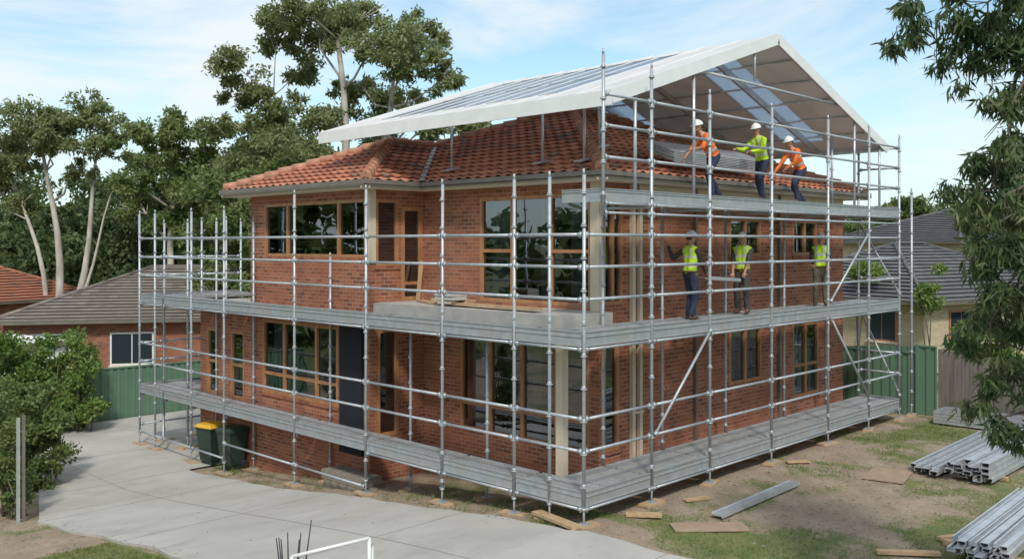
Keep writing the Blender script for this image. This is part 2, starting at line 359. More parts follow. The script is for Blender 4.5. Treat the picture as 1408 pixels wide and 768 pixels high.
u1_=(6.93,11.2,4.28,5.6); l1=(8.0,11.3,.85,2.7); l2=(7.0,7.8,-.1,2.7); l3=(12.2,12.9,.5,2.3); l4=(13.5,14.2,.5,2.3)
wall(PW,6.8,11.88,2.95,5.8,[u1_]); wall(PW,6.8,14.6,-1.7,2.95,[l1,l2,l3,l4])
window(PW,*u1_,mull=(8.0,10.15),curt=[(10.4,11.0,5.55,4.3)])
window(PW,*l1,mull=(8.9,10.3),trans=((1.35,8.08,11.22),),curt=[(8.1,9.2,2.65,.9),(10.5,11.2,2.65,.9)])
window(PW,*l2,mull=(7.4,)); window(PW,*l3,trans=(1.4,)); window(PW,*l4,trans=(1.4,))
PS=PY(6.8)
s1=(.95,1.6,4.1,5.6); s2=(1.68,2.31,3.3,5.45); s3=(1.0,1.6,.3,2.7)
wall(PS,.8,WX,-.9,5.8,[s1,s2,s3]); window(PS,*s1); window(PS,*s2,trans=((3.7,1.78,2.21),),fw=.095,sill=False); window(PS,*s3,fw=.08,sill=False)
PR=PY(WY)
r1=(2.48,3.1,3.4,5.6); r2=(2.48,2.98,.55,2.82); r3=(7.08,8.53,1.35,2.64); r4=(10.09,11.5,.7,2.58); r5=(7.08,8.5,4.3,5.2); r6=(10.09,11.4,4.3,5.2)
wall(PR,WX,12.95,-.7,5.8,[r1,r2,r3,r4,r5,r6])
window(PR,*r1,mull=(2.79,),sill=False); window(PR,*r2); window(PR,*r3,mull=(7.8,),curt=[(7.15,8.48,2.6,1.4)]); window(PR,*r4,mull=(10.8,),trans=((1.5,10.17,11.42),),curt=[(10.15,11.4,2.5,.75)])
window(PR,*r5,mull=(7.8,)); window(PR,*r6,mull=(10.75,),curt=[(10.1,10.7,5.15,4.32)])
for q in ([(12.95,WY,-.7),(12.95,11.88,-1.7),(12.95,11.88,5.8),(12.95,WY,5.8)],[(.8,11.88,2.95),(12.95,11.88,2.95),(12.95,11.88,5.8),(.8,11.88,5.8)],[(.8,14.6,-1.7),(8,14.6,-1.7),(8,14.6,2.95),(.8,14.6,2.95)],[(8,14.6,-1.7),(8,11.88,-1.7),(8,11.88,2.95),(8,14.6,2.95)],[(8,11.88,-1.7),(12.95,11.88,-1.7),(12.95,11.88,2.95),(8,11.88,2.95)]): walls.face(q,0)
walls.build('brick_walls',[M['brick']],house); fr.build('window_frames',[M['timberframe']],house); gl.build('window_glass',[M['glass']],house); cur.build('curtains',[M['curtain']],house)
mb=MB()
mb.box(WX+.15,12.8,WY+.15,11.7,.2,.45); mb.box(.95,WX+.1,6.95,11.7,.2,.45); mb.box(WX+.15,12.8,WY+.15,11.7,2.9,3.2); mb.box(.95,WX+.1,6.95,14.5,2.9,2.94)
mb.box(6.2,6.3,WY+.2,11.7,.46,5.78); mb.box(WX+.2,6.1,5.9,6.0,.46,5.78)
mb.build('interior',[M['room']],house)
mb=MB()
mb.box(1.95,13.3,1.2,12.35,5.80,5.84,0); mb.box(.4,1.947,6.4,12.35,5.80,5.84,0)
def gut(x0,y0,x1,y1,nx_,ny_):
    a=Vector((x0,y0,5.87));b=Vector((x1,y1,5.87)); o=Vector((nx_,ny_,0))
    mb.obox(a-o*.03,b-o*.03,.03,.15,0); mb.obox(a+o*.055,b+o*.055,.11,.03,1)
    mb.obox(a+o*.10+Vector((0,0,.04)),b+o*.10+Vector((0,0,.04)),.02,.13,1); mb.obox(a+Vector((0,0,.06)),b+Vector((0,0,.06)),.02,.10,1)
gut(1.9,1.05,1.9,6.45,-1,0); gut(1.8,1.15,13.5,1.15,0,-1); gut(.35,6.25,.35,12.5,-1,0); gut(.25,6.35,1.9,6.35,0,-1); gut(13.4,1.05,13.4,12.4,1,0); gut(.25,12.4,13.5,12.4,0,1)
mb.box(WX-.05,WX+.12,WY-.05,WY+.17,3.2,5.798,2)
mb.box(.75,.93,6.75,6.925,4.2,5.798,2)
for x in (3.32,3.56): mb.box(x,x+.09,WY-.09,WY-.005,0.0,5.79,2)
mb.box(.95,1.11,1.3,1.46,0.02,3.08,2)
for z in (1.2,2.6,4.2,5.3): mb.box(3.29,3.68,WY-.095,WY-.004,z,z+.04,2)
for x in (5.6,9.3): mb.box(x,x+.07,WY-.08,WY-.005,0.0,5.79,1)
mb.box(3.7,12.9,WY-.03,WY-.004,5.62,5.79,2)
mb.build('eaves_and_trim',[M['soffit'],M['gutter'],M['cream']],house)
mb=MB(); mb.box(.88,WX-.004,1.25,6.79,3.08,3.3,0); mb.box(.82,8.1,11.89,14.7,2.955,3.02,0)
mb.build('balcony_slab',[M['concrete']],house)
mb=MB()
for k in range(4):
    for i in range(5): mb.box(.15+.02*k,.76,6.2+.3*i+(.12 if k%2 else 0),6.48+.3*i+(.12 if k%2 else 0),-1.2+.2*k,-1.012+.2*k,0)
mb.build('stone_pier',[M['stone']],house)
mb=MB(); mb.box(.70,.76,6.98,7.82,-.1,2.75); mb.build('dark_recess_panel',[M['blue']],house)  # flat dark panel added across the door opening to paint the recess's shade
mb=MB()
mb.obox((1.3,2.2,3.36),(1.35,4.6,3.36),.24,.05); mb.obox((1.6,4.4,3.41),(1.5,5.4,3.41),.3,.05); mb.obox((1.5,5.5,3.33),(1.9,6.4,3.33),.2,.04); mb.obox((2.0,6.6,3.32),(2.15,6.65,4.2),.09,.05)
mb.build('loose_boards',[M['pine']])
mb=MB()
for i in range(7):
    for k in (0,1): mb.hexa([(1.1,4.4+.085*i,3.44+.08*k),(1.5,4.4+.085*i,3.44+.08*k),(1.5,4.48+.085*i,3.44+.08*k),(1.1,4.48+.085*i,3.44+.08*k),(1.12,4.41+.085*i,3.515+.08*k),(1.48,4.41+.085*i,3.515+.08*k),(1.48,4.47+.085*i,3.515+.08*k),(1.12,4.47+.085*i,3.515+.08*k)])
mb.build('stacked_pavers',[M['concrete']])
# roofs
def roofplane(name,O,U,Nn,W,D,z,tanp,mat,parent,wave,clips,du=.05,cv=.33):
    bm=bmesh.new(); uvl=bm.loops.layers.uv.new('UVMap'); L=math.sqrt(1+tanp*tanp); nc=math.ceil(D*L/cv)
    nu=max(1,int(round(W/du))) if wave else 12
    O=Vector((*O,0));U=Vector((*U,0));Nn=Vector((*Nn,0)); nor=(Vector((0,0,1))-Nn*tanp).normalized(); uvd={}
    rows=[]
    for j in range(nc):
        for (vv,off) in ((j*cv-.02,.075),((j+1)*cv-.02,.014)):
            row=[]
            for i in range(nu+1):
                u=W*i/nu; h=0
                if wave:
                    ph=(u/.3)%1; h=.03*max(0,math.cos(2*math.pi*ph))**.8-.01*max(0,-math.cos(2*math.pi*ph))
                    off2=off+.012*mn.noise(Vector((math.floor(u/.3)*3.7,j*2.3,z)))
                else: off2=off
                pt=O+U*u+Nn*(vv/L)+Vector((0,0,z+vv/L*tanp))+nor*(off2+h)
                bv=bm.verts.new(pt); uvd[bv]=(u,vv+.03 if off>.03 else vv+.01); row.append(bv)
            rows.append((row,j))
    for k in range(len(rows)-1):
        a,ja=rows[k]; b,jb=rows[k+1]
        for i in range(nu):
            f=bm.faces.new((a[i],a[i+1],b[i+1],b[i])); f.smooth=wave and k%2==0
            for lp in f.loops: lp[uvl].uv=uvd[lp.vert]
    cl=[(O,U-Nn),(O+U*W,-U-Nn)]+[(Vector((*c,0)),Vector((*n_,0))) for c,n_ in clips]
    for co,no in cl:
        bmesh.ops.bisect_plane(bm,geom=bm.verts[:]+bm.edges[:]+bm.faces[:],plane_co=co,plane_no=no.normalized(),clear_inner=True)
    me=bpy.data.meshes.new(name); bm.to_mesh(me); bm.free(); me.materials.append(mat); return link(bpy.data.objects.new(name,me),parent)
def hips(x0,x1,y0,y1,z,tanp,mat,parent,wave=True,skip=(),clips={},du=.05):
    D=min(x1-x0,y1-y0)/2+.02
    for nm,O,U,Nn,W in (('front',(x0,y0),(0,1),(1,0),y1-y0),('right',(x0,y0),(1,0),(0,1),x1-x0),('back',(x1,y0),(0,1),(-1,0),y1-y0),('left',(x0,y1),(1,0),(0,-1),x1-x0)):
        if nm in skip: continue
        roofplane('roof_'+nm,O,U,Nn,W,D,z,tanp,mat,parent,wave,clips.get(nm,[]),du)
TP=.41; EZ=5.93
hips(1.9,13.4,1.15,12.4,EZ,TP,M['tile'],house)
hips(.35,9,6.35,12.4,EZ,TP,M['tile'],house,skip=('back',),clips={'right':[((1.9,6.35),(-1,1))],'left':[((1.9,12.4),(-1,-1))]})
mb=MB()
def cap(a,b,r=.115):
    a=Vector(a);b=Vector(b);n=int((b-a).length/.36)
    for i in range(n):
        p=a.lerp(b,i/n);q=a.lerp(b,(i+1.12)/n); j=Vector((0,0,random.uniform(-.008,.008))); mb.tube(p+Vector((0,0,.03))+j,q+Vector((0,0,.012))+j,r+.02,r-.014,8)
w=5.625; ap=(1.9+w,1.15+w,EZ+w*TP+.05); ap2=(13.4-w,12.4-w,EZ+w*TP+.05); e=.06
cap((1.9,1.15,EZ+e),ap); cap((13.4,1.15,EZ+e),(13.4-w,1.15+w,EZ+w*TP+.05)); cap((1.9,12.4,EZ+e),(1.9+w,12.4-w,EZ+w*TP+.05)); cap((13.4,12.4,EZ+e),ap2); cap(ap,(13.4-w,1.15+w,ap[2]))
w2=3.025; cap((.35,6.35,EZ+e),(.35+w2,6.35+w2,EZ+w2*TP+.05)); cap((.35,12.4,EZ+e),(.35+w2,12.4-w2,EZ+w2*TP+.05)); cap((.35+w2,6.35+w2,EZ+w2*TP+.05),(1.9+w2+.1,6.35+w2,EZ+w2*TP+.05))
mb.build('ridge_and_hip_caps',[M['tilecap']],house)
mb=MB(); mb.obox((1.88,6.33,EZ+.075),(1.9+w2,6.35+w2,EZ+w2*TP+.075),.12,.02); mb.build('valley_flashing',[M['galv2']],house)
# ---------------------------------------------------------------- scaffolding
sc=empty('scaffolding'); tb=MB(); dk=MB(); sb=MB()
RT=.027
def standard(x,y,z1,z0=None,base=True):
    gz=g(x,y)+(.05 if x<-.4 or y>12.8 else 0) if z0 is None else z0
    if base:
        tb.box(x-.085,x+.085,y-.085,y+.085,gz+.045,gz+.058); tb.tube((x,y,gz+.05),(x,y,gz+.36),.019,n=8); tb.tube((x,y,gz+.27),(x,y,gz+.31),.045,n=8)
        tb.obox((x-.06,y,gz+.325),(x+.06,y,gz+.325),.02,.02)
        a=random.uniform(-.3,.3)
        sb.obox((x-.2*math.sin(a)-.02,y-.26*math.cos(a),gz+.022),(x+.2*math.sin(a),y+.26*math.cos(a),gz+.022),.22,.044) if x<.3 and y>.3 else sb.obox((x-.26*math.cos(a),y-.26*math.sin(a),gz+.022),(x+.26*math.cos(a),y+.26*math.sin(a),gz+.022),.22,.044)
        gz+=.3
    tb.tube((x,y,gz),(x+random.uniform(-.012,.012),y+random.uniform(-.012,.012),z1),RT+.003,n=12)
    z=math.ceil((gz+.05)/.53)*.53-.42
    while z<z1-.05:
        if z>gz+.05:
            tb.tube((x,y,z),(x,y,z+.018),.055,n=8); tb.tube((x,y,z+.018),(x,y,z+.06),.043,.033,n=8)
        z+=.53
    tb.tube((x,y,z1-.002),(x,y,z1+.1),.02,n=8)
def led(p,q,r=RT):
    p=Vector(p);q=Vector(q);d=(q-p).normalized(); tb.tube(p+d*.03,q-d*.03,r,n=8)
    for a,s_ in ((p,1),(q,-1)):
        tb.tube(a+d*.03*s_,a+d*.12*s_,r+.010,n=8); tb.obox(a+d*.07*s_-Vector((0,0,.055)),a+d*.07*s_+Vector((0,0,.055)),.016,.03)
def deck(x0,x1,y0,y1,z,along):
    w=.235
    if along=='y':
        k=max(1,int(round((x1-x0)/w))); w=(x1-x0)/k
        for i in range(k):
            zz=z+random.uniform(-.004,.004); dk.box(x0+i*w+.006,x0+(i+1)*w-.006,y0+.04,y1-.04,zz-.05,zz,1)
            for xx in (x0+i*w+.006,x0+(i+1)*w-.018): dk.box(xx,xx+.012,y0+.041,y1-.041,zz,zz+.012,0)
    else:
        k=max(1,int(round((y1-y0)/w))); w=(y1-y0)/k
        for i in range(k):
            zz=z+random.uniform(-.004,.004); dk.box(x0+.04,x1-.04,y0+i*w+.006,y0+(i+1)*w-.006,zz-.05,zz,1)
            for yy in (y0+i*w+.006,y0+(i+1)*w-.018): dk.box(x0+.041,x1-.041,yy,yy+.012,zz,zz+.012,0)
def toe(p,q,z,h0=-.17,h1=.06):
    p=Vector((p[0],p[1],0));q=Vector((q[0],q[1],0));d=(q-p).normalized(); a=p+d*.045;b=q-d*.045
    zc=z+(h0+h1)/2; dk.obox((a.x,a.y,zc),(b.x,b.y,zc),.014,h1-h0)
    for zz in (z+h0,z-.02,z+h1): dk.obox((a.x,a.y,zz),(b.x,b.y,zz),.045,.014)
S=[0,.75,1.58,3.48,5.87,8.56,11.79,13.54,15.7,16.7]
T=[1.86,3.74,6.1,8.7,10.9,12.8]
Sb=[0,1.58,3.48,5.87,8.56,11.79,13.54,15.2,16.7]
for y in S: standard(0,y,5.72 if y<9 else 5.45)
for y in (3.0,5.3,8.2,11.6,13.54,15.2,16.7): standard(.72,y,{3.0:3.0,5.3:3.0,8.2:4.3}.get(y,5.2))
for x in (1.9,3.2): standard(x,16.7,5.3); standard(x,15.2,5.3)
for x in T: standard(x,0,7.7 if x<3 else (7.45 if x<12 else 7.35))
for x in (1.86,3.74,6.1,8.7,10.9): standard(x,1.1,5.45)
standard(12.8,1.1,7.3); standard(13.6,0.0,6.0); standard(.5,0,7.75,5.2,False); standard(10.9,.95,7.3,5.5,False)
XL=[0]+T
for z in (4.75,4.22,3.69,1.75,1.22,2.88,.28):
    for a,b in zip(Sb[:-1],Sb[1:]):
        if z==.28 and a>5: led((0,a,-.42 if a<11 else -.8),(0,b,-.42 if a<11 else -.8))
        else: led((0,a,z),(0,b,z))
    for a,b in zip(XL[:-1],XL[1:]): led((a,0,z),(b,0,z))
X2=[.5]+T
for z in (6.05,6.58,7.1,5.28):
    for a,b in zip(X2[:-1],X2[1:]): led((a,0,z),(b,0,z))
    led((12.8,0,z),(12.8,1.1,z))
for z in (4.75,4.22,3.69,1.75,1.22,2.88): led((12.8,0,z),(12.8,1.1,z)); led((0,16.7,z),(.72,16.7,z)); led((.72,16.7,z),(1.9,16.7,z)); led((1.9,16.7,z),(3.2,16.7,z))
for z in (.25,2.85):
    for y in Sb[1:]: led((0,y,z),(.72,y,z))
    for x in T: led((x,0,z),(x,1.1,z))
for x in T: led((x,0,5.25),(x,1.1,5.25))
for z in (2.88,.25):
    for a,b in zip(Sb[1:-1],Sb[2:]): led((.72,a,z),(.72,b,z))
    for a,b in zip(T[:-1],T[1:]): led((a,1.1,z),(b,1.1,z))
for a,b in zip(Sb[1:-1],Sb[2:]):
    for z in (.5,3.1): deck(.03,.70,a,b,z,'y'); toe((0,a),(0,b),z)
for z in (.5,3.1):
    deck(.03,.70,.03,1.58,z,'y'); toe((0,0),(0,1.58),z); deck(.72,1.86,.03,1.08,z,'x'); toe((0,0),(1.86,0),z)
    deck(.75,3.2,15.2,16.68,z,'x'); toe((.0,16.7),(3.2,16.7),z)
    for a,b in zip(T[:-1],T[1:]): deck(a,b,.03,1.08,z,'x'); toe((a,0),(b,0),z)
    toe((12.8,0),(12.8,1.1),z)
for a,b in zip(X2[:-1],X2[1:]): deck(a,b,.03,.95,5.5,'x'); toe((a,0),(b,0),5.5,-.19,.02)
toe((.5,0),(.5,.95),5.5,-.19,.02); toe((12.8,0),(12.8,.95),5.5)
for a,b in zip(X2[:-1],X2[1:]): led((a,0,5.12),(b,0,5.12),.022)
led((3.74,-.05,3.0),(1.86,-.05,1.2)); led((10.9,-.05,4.95),(8.7,-.05,3.25)); led((8.7,-.05,2.95),(10.9,-.05,.75)); led((12.8,1.1,5.2),(12.8,0,3.3)); led((12.8,1.1,2.9),(12.8,0,.7))
led((3.2,16.7,.4),(1.9,16.7,-.9)); led((.72,16.7,.3),(0,15.2,-.9))
led((0,16.7,-.6),(3.2,16.7,-.6))
tb.build('tubes_and_couplers',[M['galv']],sc); dk.build('deck_planks',[M['galv2'],M['grate']],sc); sb.build('sole_boards',[M['pine']],sc)
mb=MB(); mb.obox((-.28,-.1,.075),(.0,1.05,.04),.2,.05); mb.build('sole_plank',[M['pine']])
# ---------------------------------------------------------------- temporary roof
tr=empty('temporary_roof'); sh=MB(); st=MB()
x0,xa,x1=1.1,6.95,12.75; z0,za,z1=7.22,9.14,7.17; ya,yb=.3,9.2
def slope(xs_,zs_,xe,ze,strips):
    for (y0,y1,mt,f0,f1) in strips:
        pa=Vector((xs_+(xe-xs_)*f0,0,zs_+(ze-zs_)*f0)); pb=Vector((xs_+(xe-xs_)*f1,0,zs_+(ze-zs_)*f1))
        sh.hexa([(pa.x,y0,pa.z),(pa.x,y1,pa.z),(pb.x,y1,pb.z),(pb.x,y0,pb.z),(pa.x,y0,pa.z+.03),(pa.x,y1,pa.z+.03),(pb.x,y1,pb.z+.03),(pb.x,y0,pb.z+.03)],mt)
fs=[(ya,2.2,0,0,1),(8.0,yb,0,0,1)]
for a,b in ((2.2,3.65),(3.65,5.1),(5.1,6.55),(6.55,8.0)): fs+=[(a,b,0,0,.16),(a,b,1,.16,.86),(a,b,0,.86,1)]
slope(x0,z0,xa,za,fs)
slope(xa,za,x1,z1,[(ya,1.75,0,0,1),(1.75,2.9,1,0.03,.9),(1.75,2.9,0,.9,1),(2.9,6.0,0,0,1),(6.0,7.0,1,.0,.9),(6,7,0,.9,1),(7.0,yb,0,0,1)])
for (a,b) in (((x0,z0),(xa,za)),((xa,za),(x1,z1))):
    for y in (ya,yb): st.obox((a[0],y,a[1]-.07),(b[0],y,b[1]-.07),.03,.24,1)
st.box(x0-.03,x0,ya-.02,yb,z0-.22,z0+.05,1); st.box(x1,x1+.03,ya-.02,yb,z1-.14,z1+.05,1)
ribs=[ya+.02,1.25,2.2,2.9,3.65,4.4,5.1,5.8,6.55,7.3,8.0,8.6,yb-.02]
for y in ribs:
    for (a,b) in (((x0,z0),(xa,za)),((xa,za),(x1,z1))): st.obox((a[0],y,a[1]+.038),(b[0],y,b[1]+.038),.04,.016,1)
for f in (.16,.5,.86):
    xx=x0+(xa-x0)*f; zz=z0+(za-z0)*f; st.obox((xx,2.2,zz+.034),(xx,8.0,zz+.034),.04,.01,0)
for y in (ya+.06,2.2,4.4,6.6,yb-.06):
    for (a,b) in (((x0,z0),(xa,za)),((xa,za),(x1,z1))):
        st.obox((a[0],y,a[1]-.08),(b[0],y,b[1]-.08),.06,.14,0)
for k in range(1,6):
    f=k/6
    for (a,b) in (((x0,z0),(xa,za)),((xa,za),(x1,z1))):
        xx=a[0]+(b[0]-a[0])*f; zz=a[1]+(b[1]-a[1])*f; st.tube((xx,ya,zz-.05),(xx,yb,zz-.05),.028,n=8,mat=0)
st.tube((xa,ya,za-.08),(xa,yb,za-.08),.045,n=8)
for xx,zz in ((x0+.1,z0-.1),(x1-.1,z1-.1)): st.tube((xx,ya,zz),(xx,yb,zz),.04,n=8)
y=ya+.06
st.tube((x0+(xa-x0)*.45,y,z0+(za-z0)*.45-.1),(x1+(xa-x1)*.45,y,z1+(za-z1)*.45-.1),.03,n=8)
st.tube((xa-.9,y,za-.35),(xa-.9,y,8.05),.025,n=8)
for x in (1.86,3.74,10.9,12.4):
    zz=z0+(x-x0)*(za-z0)/(xa-x0) if x<xa else z1+(x1-x)*(za-z1)/(x1-xa)
    st.tube((x,y,5.5),(x,y,zz-.1),.032,n=8)
def rz(x,y): return EZ+TP*min(x-1.9,y-1.15,13.4-x,12.4-y)
for (x,y) in ((2.5,3.2),(3.6,2.6),(2.5,6.0),(2.4,2.0)):
    zz=z0+(x-x0)*(za-z0)/(xa-x0); r_=rz(x,y)
    st.tube((x,y,r_),(x,y,zz-.1),.03,n=8); st.obox((x-.2,y,r_+.07),(x+.2,y,r_+.15),.22,.03)
sh.build('roof_sheets',[M['tent'],M['poly']],tr); st.build('roof_frame',[M['alu'],M['white']],tr)
# ---------------------------------------------------------------- materials on site
def chan(mb,p0,p1,w,h,th=.008,mat=0,flip=False):
    p0=Vector(p0);p1=Vector(p1);d=(p1-p0).normalized();s_=d.cross(Vector((0,0,1))).normalized();u=Vector((0,0,1))
    mb.obox(p0+s_*(w/2-th/2),p1+s_*(w/2-th/2),th,h,mat); mb.obox(p0-s_*(w/2-th/2),p1-s_*(w/2-th/2),th,h,mat)
    k=-1 if flip else 1; mb.obox(p0+u*k*(h/2-th/2),p1+u*k*(h/2-th/2),w-2*th,th,mat)
    for q in (1,-1): mb.obox(p0+s_*q*(w/2-th-.01)-u*k*(h/2-th/2),p1+s_*q*(w/2-th-.01)-u*k*(h/2-th/2),.02,th,mat)
mb=MB()
for l in range(4):
    for i in range(5-(l>2)):
        j=random.uniform(-.15,.15); chan(mb,(7.35+j,-3.85+.165*i+.03*l,.115+.085*l),(12.6+j,-3.85+.165*i+.03*l,.115+.085*l),.15,.078,flip=i%2)
for l in range(2):
    for i in range(4-l): j=random.uniform(-.15,.1); chan(mb,(7.2+j+.1*i,-2.9+.17*i,.115+.085*l),(12.0+j,-2.8+.17*i,.115+.085*l),.15,.078,flip=l%2)
mb.obox((8,-4,.035),(8,-2.2,.035),.1,.07,1); mb.obox((11,-4,.035),(11,-2.2,.035),.1,.07,1)
mb.build('steel_beam_stack',[M['alu'],M['pine']])
mb=MB()
for l in range(4):
    for i in range(5): chan(mb,(12.9+.17*i,-2.9+random.uniform(-.1,.1),.08+.08*l),(12.9+.17*i,-.85,.08+.08*l),.15,.072,flip=l%2)
mb.build('steel_beam_stack.001',[M['alu']])
mb=MB()
for l in range(4):
    for i in range(6):
        j=random.uniform(-.4,.1); a_=random.uniform(-.04,.04); chan(mb,(2.6+j,-5.55+.13*i+a_,.13+.065*l),(6.2+j,-5.4+.13*i,.13+.065*l),.11,.058,flip=i%2)
mb.obox((3.0,-5.9,.05),(3.2,-4.5,.05),.1,.08,1); mb.obox((5.2,-5.9,.05),(5.2,-4.5,.05),.1,.08,1)
mb.build('steel_beam_stack.002',[M['alu'],M['pine']])
mb=MB(); mb.obox((1.9,-1.3,.07),(4.8,-1.2,.07),.21,.03)
for s_ in (-.1,.1): mb.obox((1.9,-1.3+s_,.065),(4.8,-1.2+s_,.065),.012,.07)
mb.build('steel_plank',[M['alu']])
def sheet(name,cx,cy,w,l,rot,mat,th=.02,z=.035):
    mb=MB(); c,s_=math.cos(rot),math.sin(rot); mb.obox((cx-c*l/2,cy-s_*l/2,z),(cx+c*l/2,cy+s_*l/2,z),w,th); mb.build(name,[mat])
sheet('plywood_sheet',6.7,-2.2,.75,1.05,.2,M['ply']); sheet('plywood_sheet.001',1.35,-1.5,.45,1.2,-.75,M['ply']); sheet('timber_offcut',1.15,-.35,.2,.6,-.9,M['pine'],.04,.04)
sheet('timber_offcut.001',2.3,-4.3,.12,.9,-.9,M['pine'],.05,.05); sheet('timber_offcut.002',3.6,-4.55,.1,.7,-.5,M['pine'],.05,.05); sheet('timber_offcut.003',2.6,-.45,.15,.5,-.4,M['pine'],.03,.04); sheet('timber_offcut.004',6.5,-.4,.12,.5,-.7,M['pine'],.03,.04)
mb=MB()
for i in range(7):
    zz=6.27+.035*i; j=random.uniform(-.06,.06); yy0,yy1=1.15,1.85
    mb.hexa([(4.2+j,yy0,zz),(7.9+j,yy0,zz),(7.9+j,yy1,zz+.28),(4.2+j,yy1,zz+.28),(4.2+j,yy0,zz+.02),(7.9+j,yy0,zz+.02),(7.9+j,yy1,zz+.3),(4.2+j,yy1,zz+.3)])
mb.build('roof_sheet_stack',[M['alu']])
mb=MB(); mb.obox((4.37,.56,3.92),(5.66,.58,3.84),.24,.03); mb.obox((4.37,.45,3.92),(5.66,.47,3.84),.012,.07); mb.build('carried_steel_plank',[M['alu']])
# ---------------------------------------------------------------- wheelie bins
def bin_(name,x,y,lid,rz_):
    e=empty(name,(x,y,g(x,y)+.055),rz_); mb=MB()
    mb.hexa([(-.2,-.22,.1),(.2,-.22,.1),(.2,.22,.1),(-.2,.22,.1),(-.27,-.29,.95),(.27,-.29,.95),(.27,.29,.95),(-.27,.29,.95)],0)
    mb.box(-.29,.29,-.31,.31,.92,.97,0)
    mb.hexa([(-.3,-.32,.97),(.3,-.32,.97),(.3,.32,.97),(-.3,.32,.97),(-.25,-.27,1.05),(.25,-.27,1.07),(.25,.27,1.07),(-.25,.27,1.05)],1)
    mb.tube((.34,-.25,.98),(.34,.25,.98),.018,n=8); mb.box(.28,.35,-.26,-.22,.93,1.0,0); mb.box(.28,.35,.22,.26,.93,1.0,0)
    for s_ in (-1,1): mb.tube((.22,s_*.20,.1),(.22,s_*.27,.1),.1,n=16,mat=2)
    mb.tube((.22,-.2,.1),(.22,.2,.1),.015,n=6,mat=2); mb.box(-.15,.15,-.2,.2,0.02,.1,0)
    mb.build('bin_body',[M['bingreen'],lid,M['black']],e)
bin_('wheelie_bin',.3,13.0,M['binyellow'],.2); bin_('wheelie_bin.001',.42,12.15,M['bingreen'],.1); bin_('wheelie_bin.002',1.7,15.2,M['bingreen'],.1)
# ---------------------------------------------------------------- fences
def steel_fence(name,p,q,h):
    mb=MB(); p=Vector((*p,0));q=Vector((*q,0));L=(q-p).length;d=(q-p)/L;n_=Vector((-d.y,d.x,0)); s_=0; k=0
    while s_<L:
        a=p+d*s_; gz=g(a.x,a.y); off=.03 if k%2 else 0; b=p+d*min(s_+.11,L)
        mb.obox((a.x+n_.x*off,a.y+n_.y*off,gz+h/2),(b.x+n_.x*off,b.y+n_.y*off,gz+h/2),.012,h)
        c=p+d*min(s_+.11,L); mb.obox((c.x,c.y,gz+h/2),(c.x+n_.x*.035,c.y+n_.y*.035,gz+h/2),.01,h)
        s_+=.12;k+=1
    m_=0
    while m_<L:
        a=p+d*m_;b=p+d*min(m_+2.4,L); gz=g(a.x,a.y); mb.obox((a.x,a.y,gz+h),(b.x,b.y,gz+h),.06,.05); mb.box(a.x-.035,a.x+.035,a.y-.035,a.y+.035,gz,gz+h+.04); m_+=2.4
    return mb.build(name,[M['greenfence']])
steel_fence('green_fence',(14.0,12),(14.0,-.5),1.85); steel_fence('green_fence.001',(-7,21.6),(14,20.2),1.72)
def paling(name,p,q,h0,h1):
    mb=MB(); p=Vector((*p,0));q=Vector((*q,0));L=(q-p).length;d=(q-p)/L; s_=0
    while s_<L:
        a=p+d*s_;b=p+d*(s_+.092); h=h0+(h1-h0)*s_/L+random.uniform(-.025,.02); o=random.uniform(0,.012); mb.obox((a.x+o,a.y,h/2),(b.x+o,b.y,h/2),.016,h); s_+=.1
    for z in (.35,1.2): mb.obox((p.x+.05,p.y,z),(q.x+.05,q.y,z),.05,.08)
    mb.build(name,[M['paling']])
paling('timber_fence',(14.0,-.55),(13.6,-8),1.8,1.3)
mb=MB(); gz=g(0,10.8); mb.box(-5.13,-5.08,10.75,10.83,gz,gz+2.15,0); mb.box(-5.04,-4.99,10.72,10.78,gz,gz+2.2,1); mb.build('fence_post',[M['postgrey'],M['paling']])
mb=MB(); ax,ay=plan(-1.7,11.0); bx,by=plan(-2.55,10.7); gz=g(ax,ay)
mb.tube((ax,ay,gz),(ax,ay,1.1),.022,n=8); mb.tube((bx,by,gz),(bx,by,.98),.022,n=8); mb.tube((ax,ay,1.1),(bx,by,.98),.022,n=8); mb.tube((ax,ay,.35),(bx,by,.3),.018,n=8)
mb.tube((ax+.12,ay+.1,gz),(ax+.12,ay+.1,.98),.015,n=8); mb.tube((ax,ay,1.05),(ax+.12,ay+.1,.98),.015,n=8)
mb.build('white_steel_frame',[M['white']])
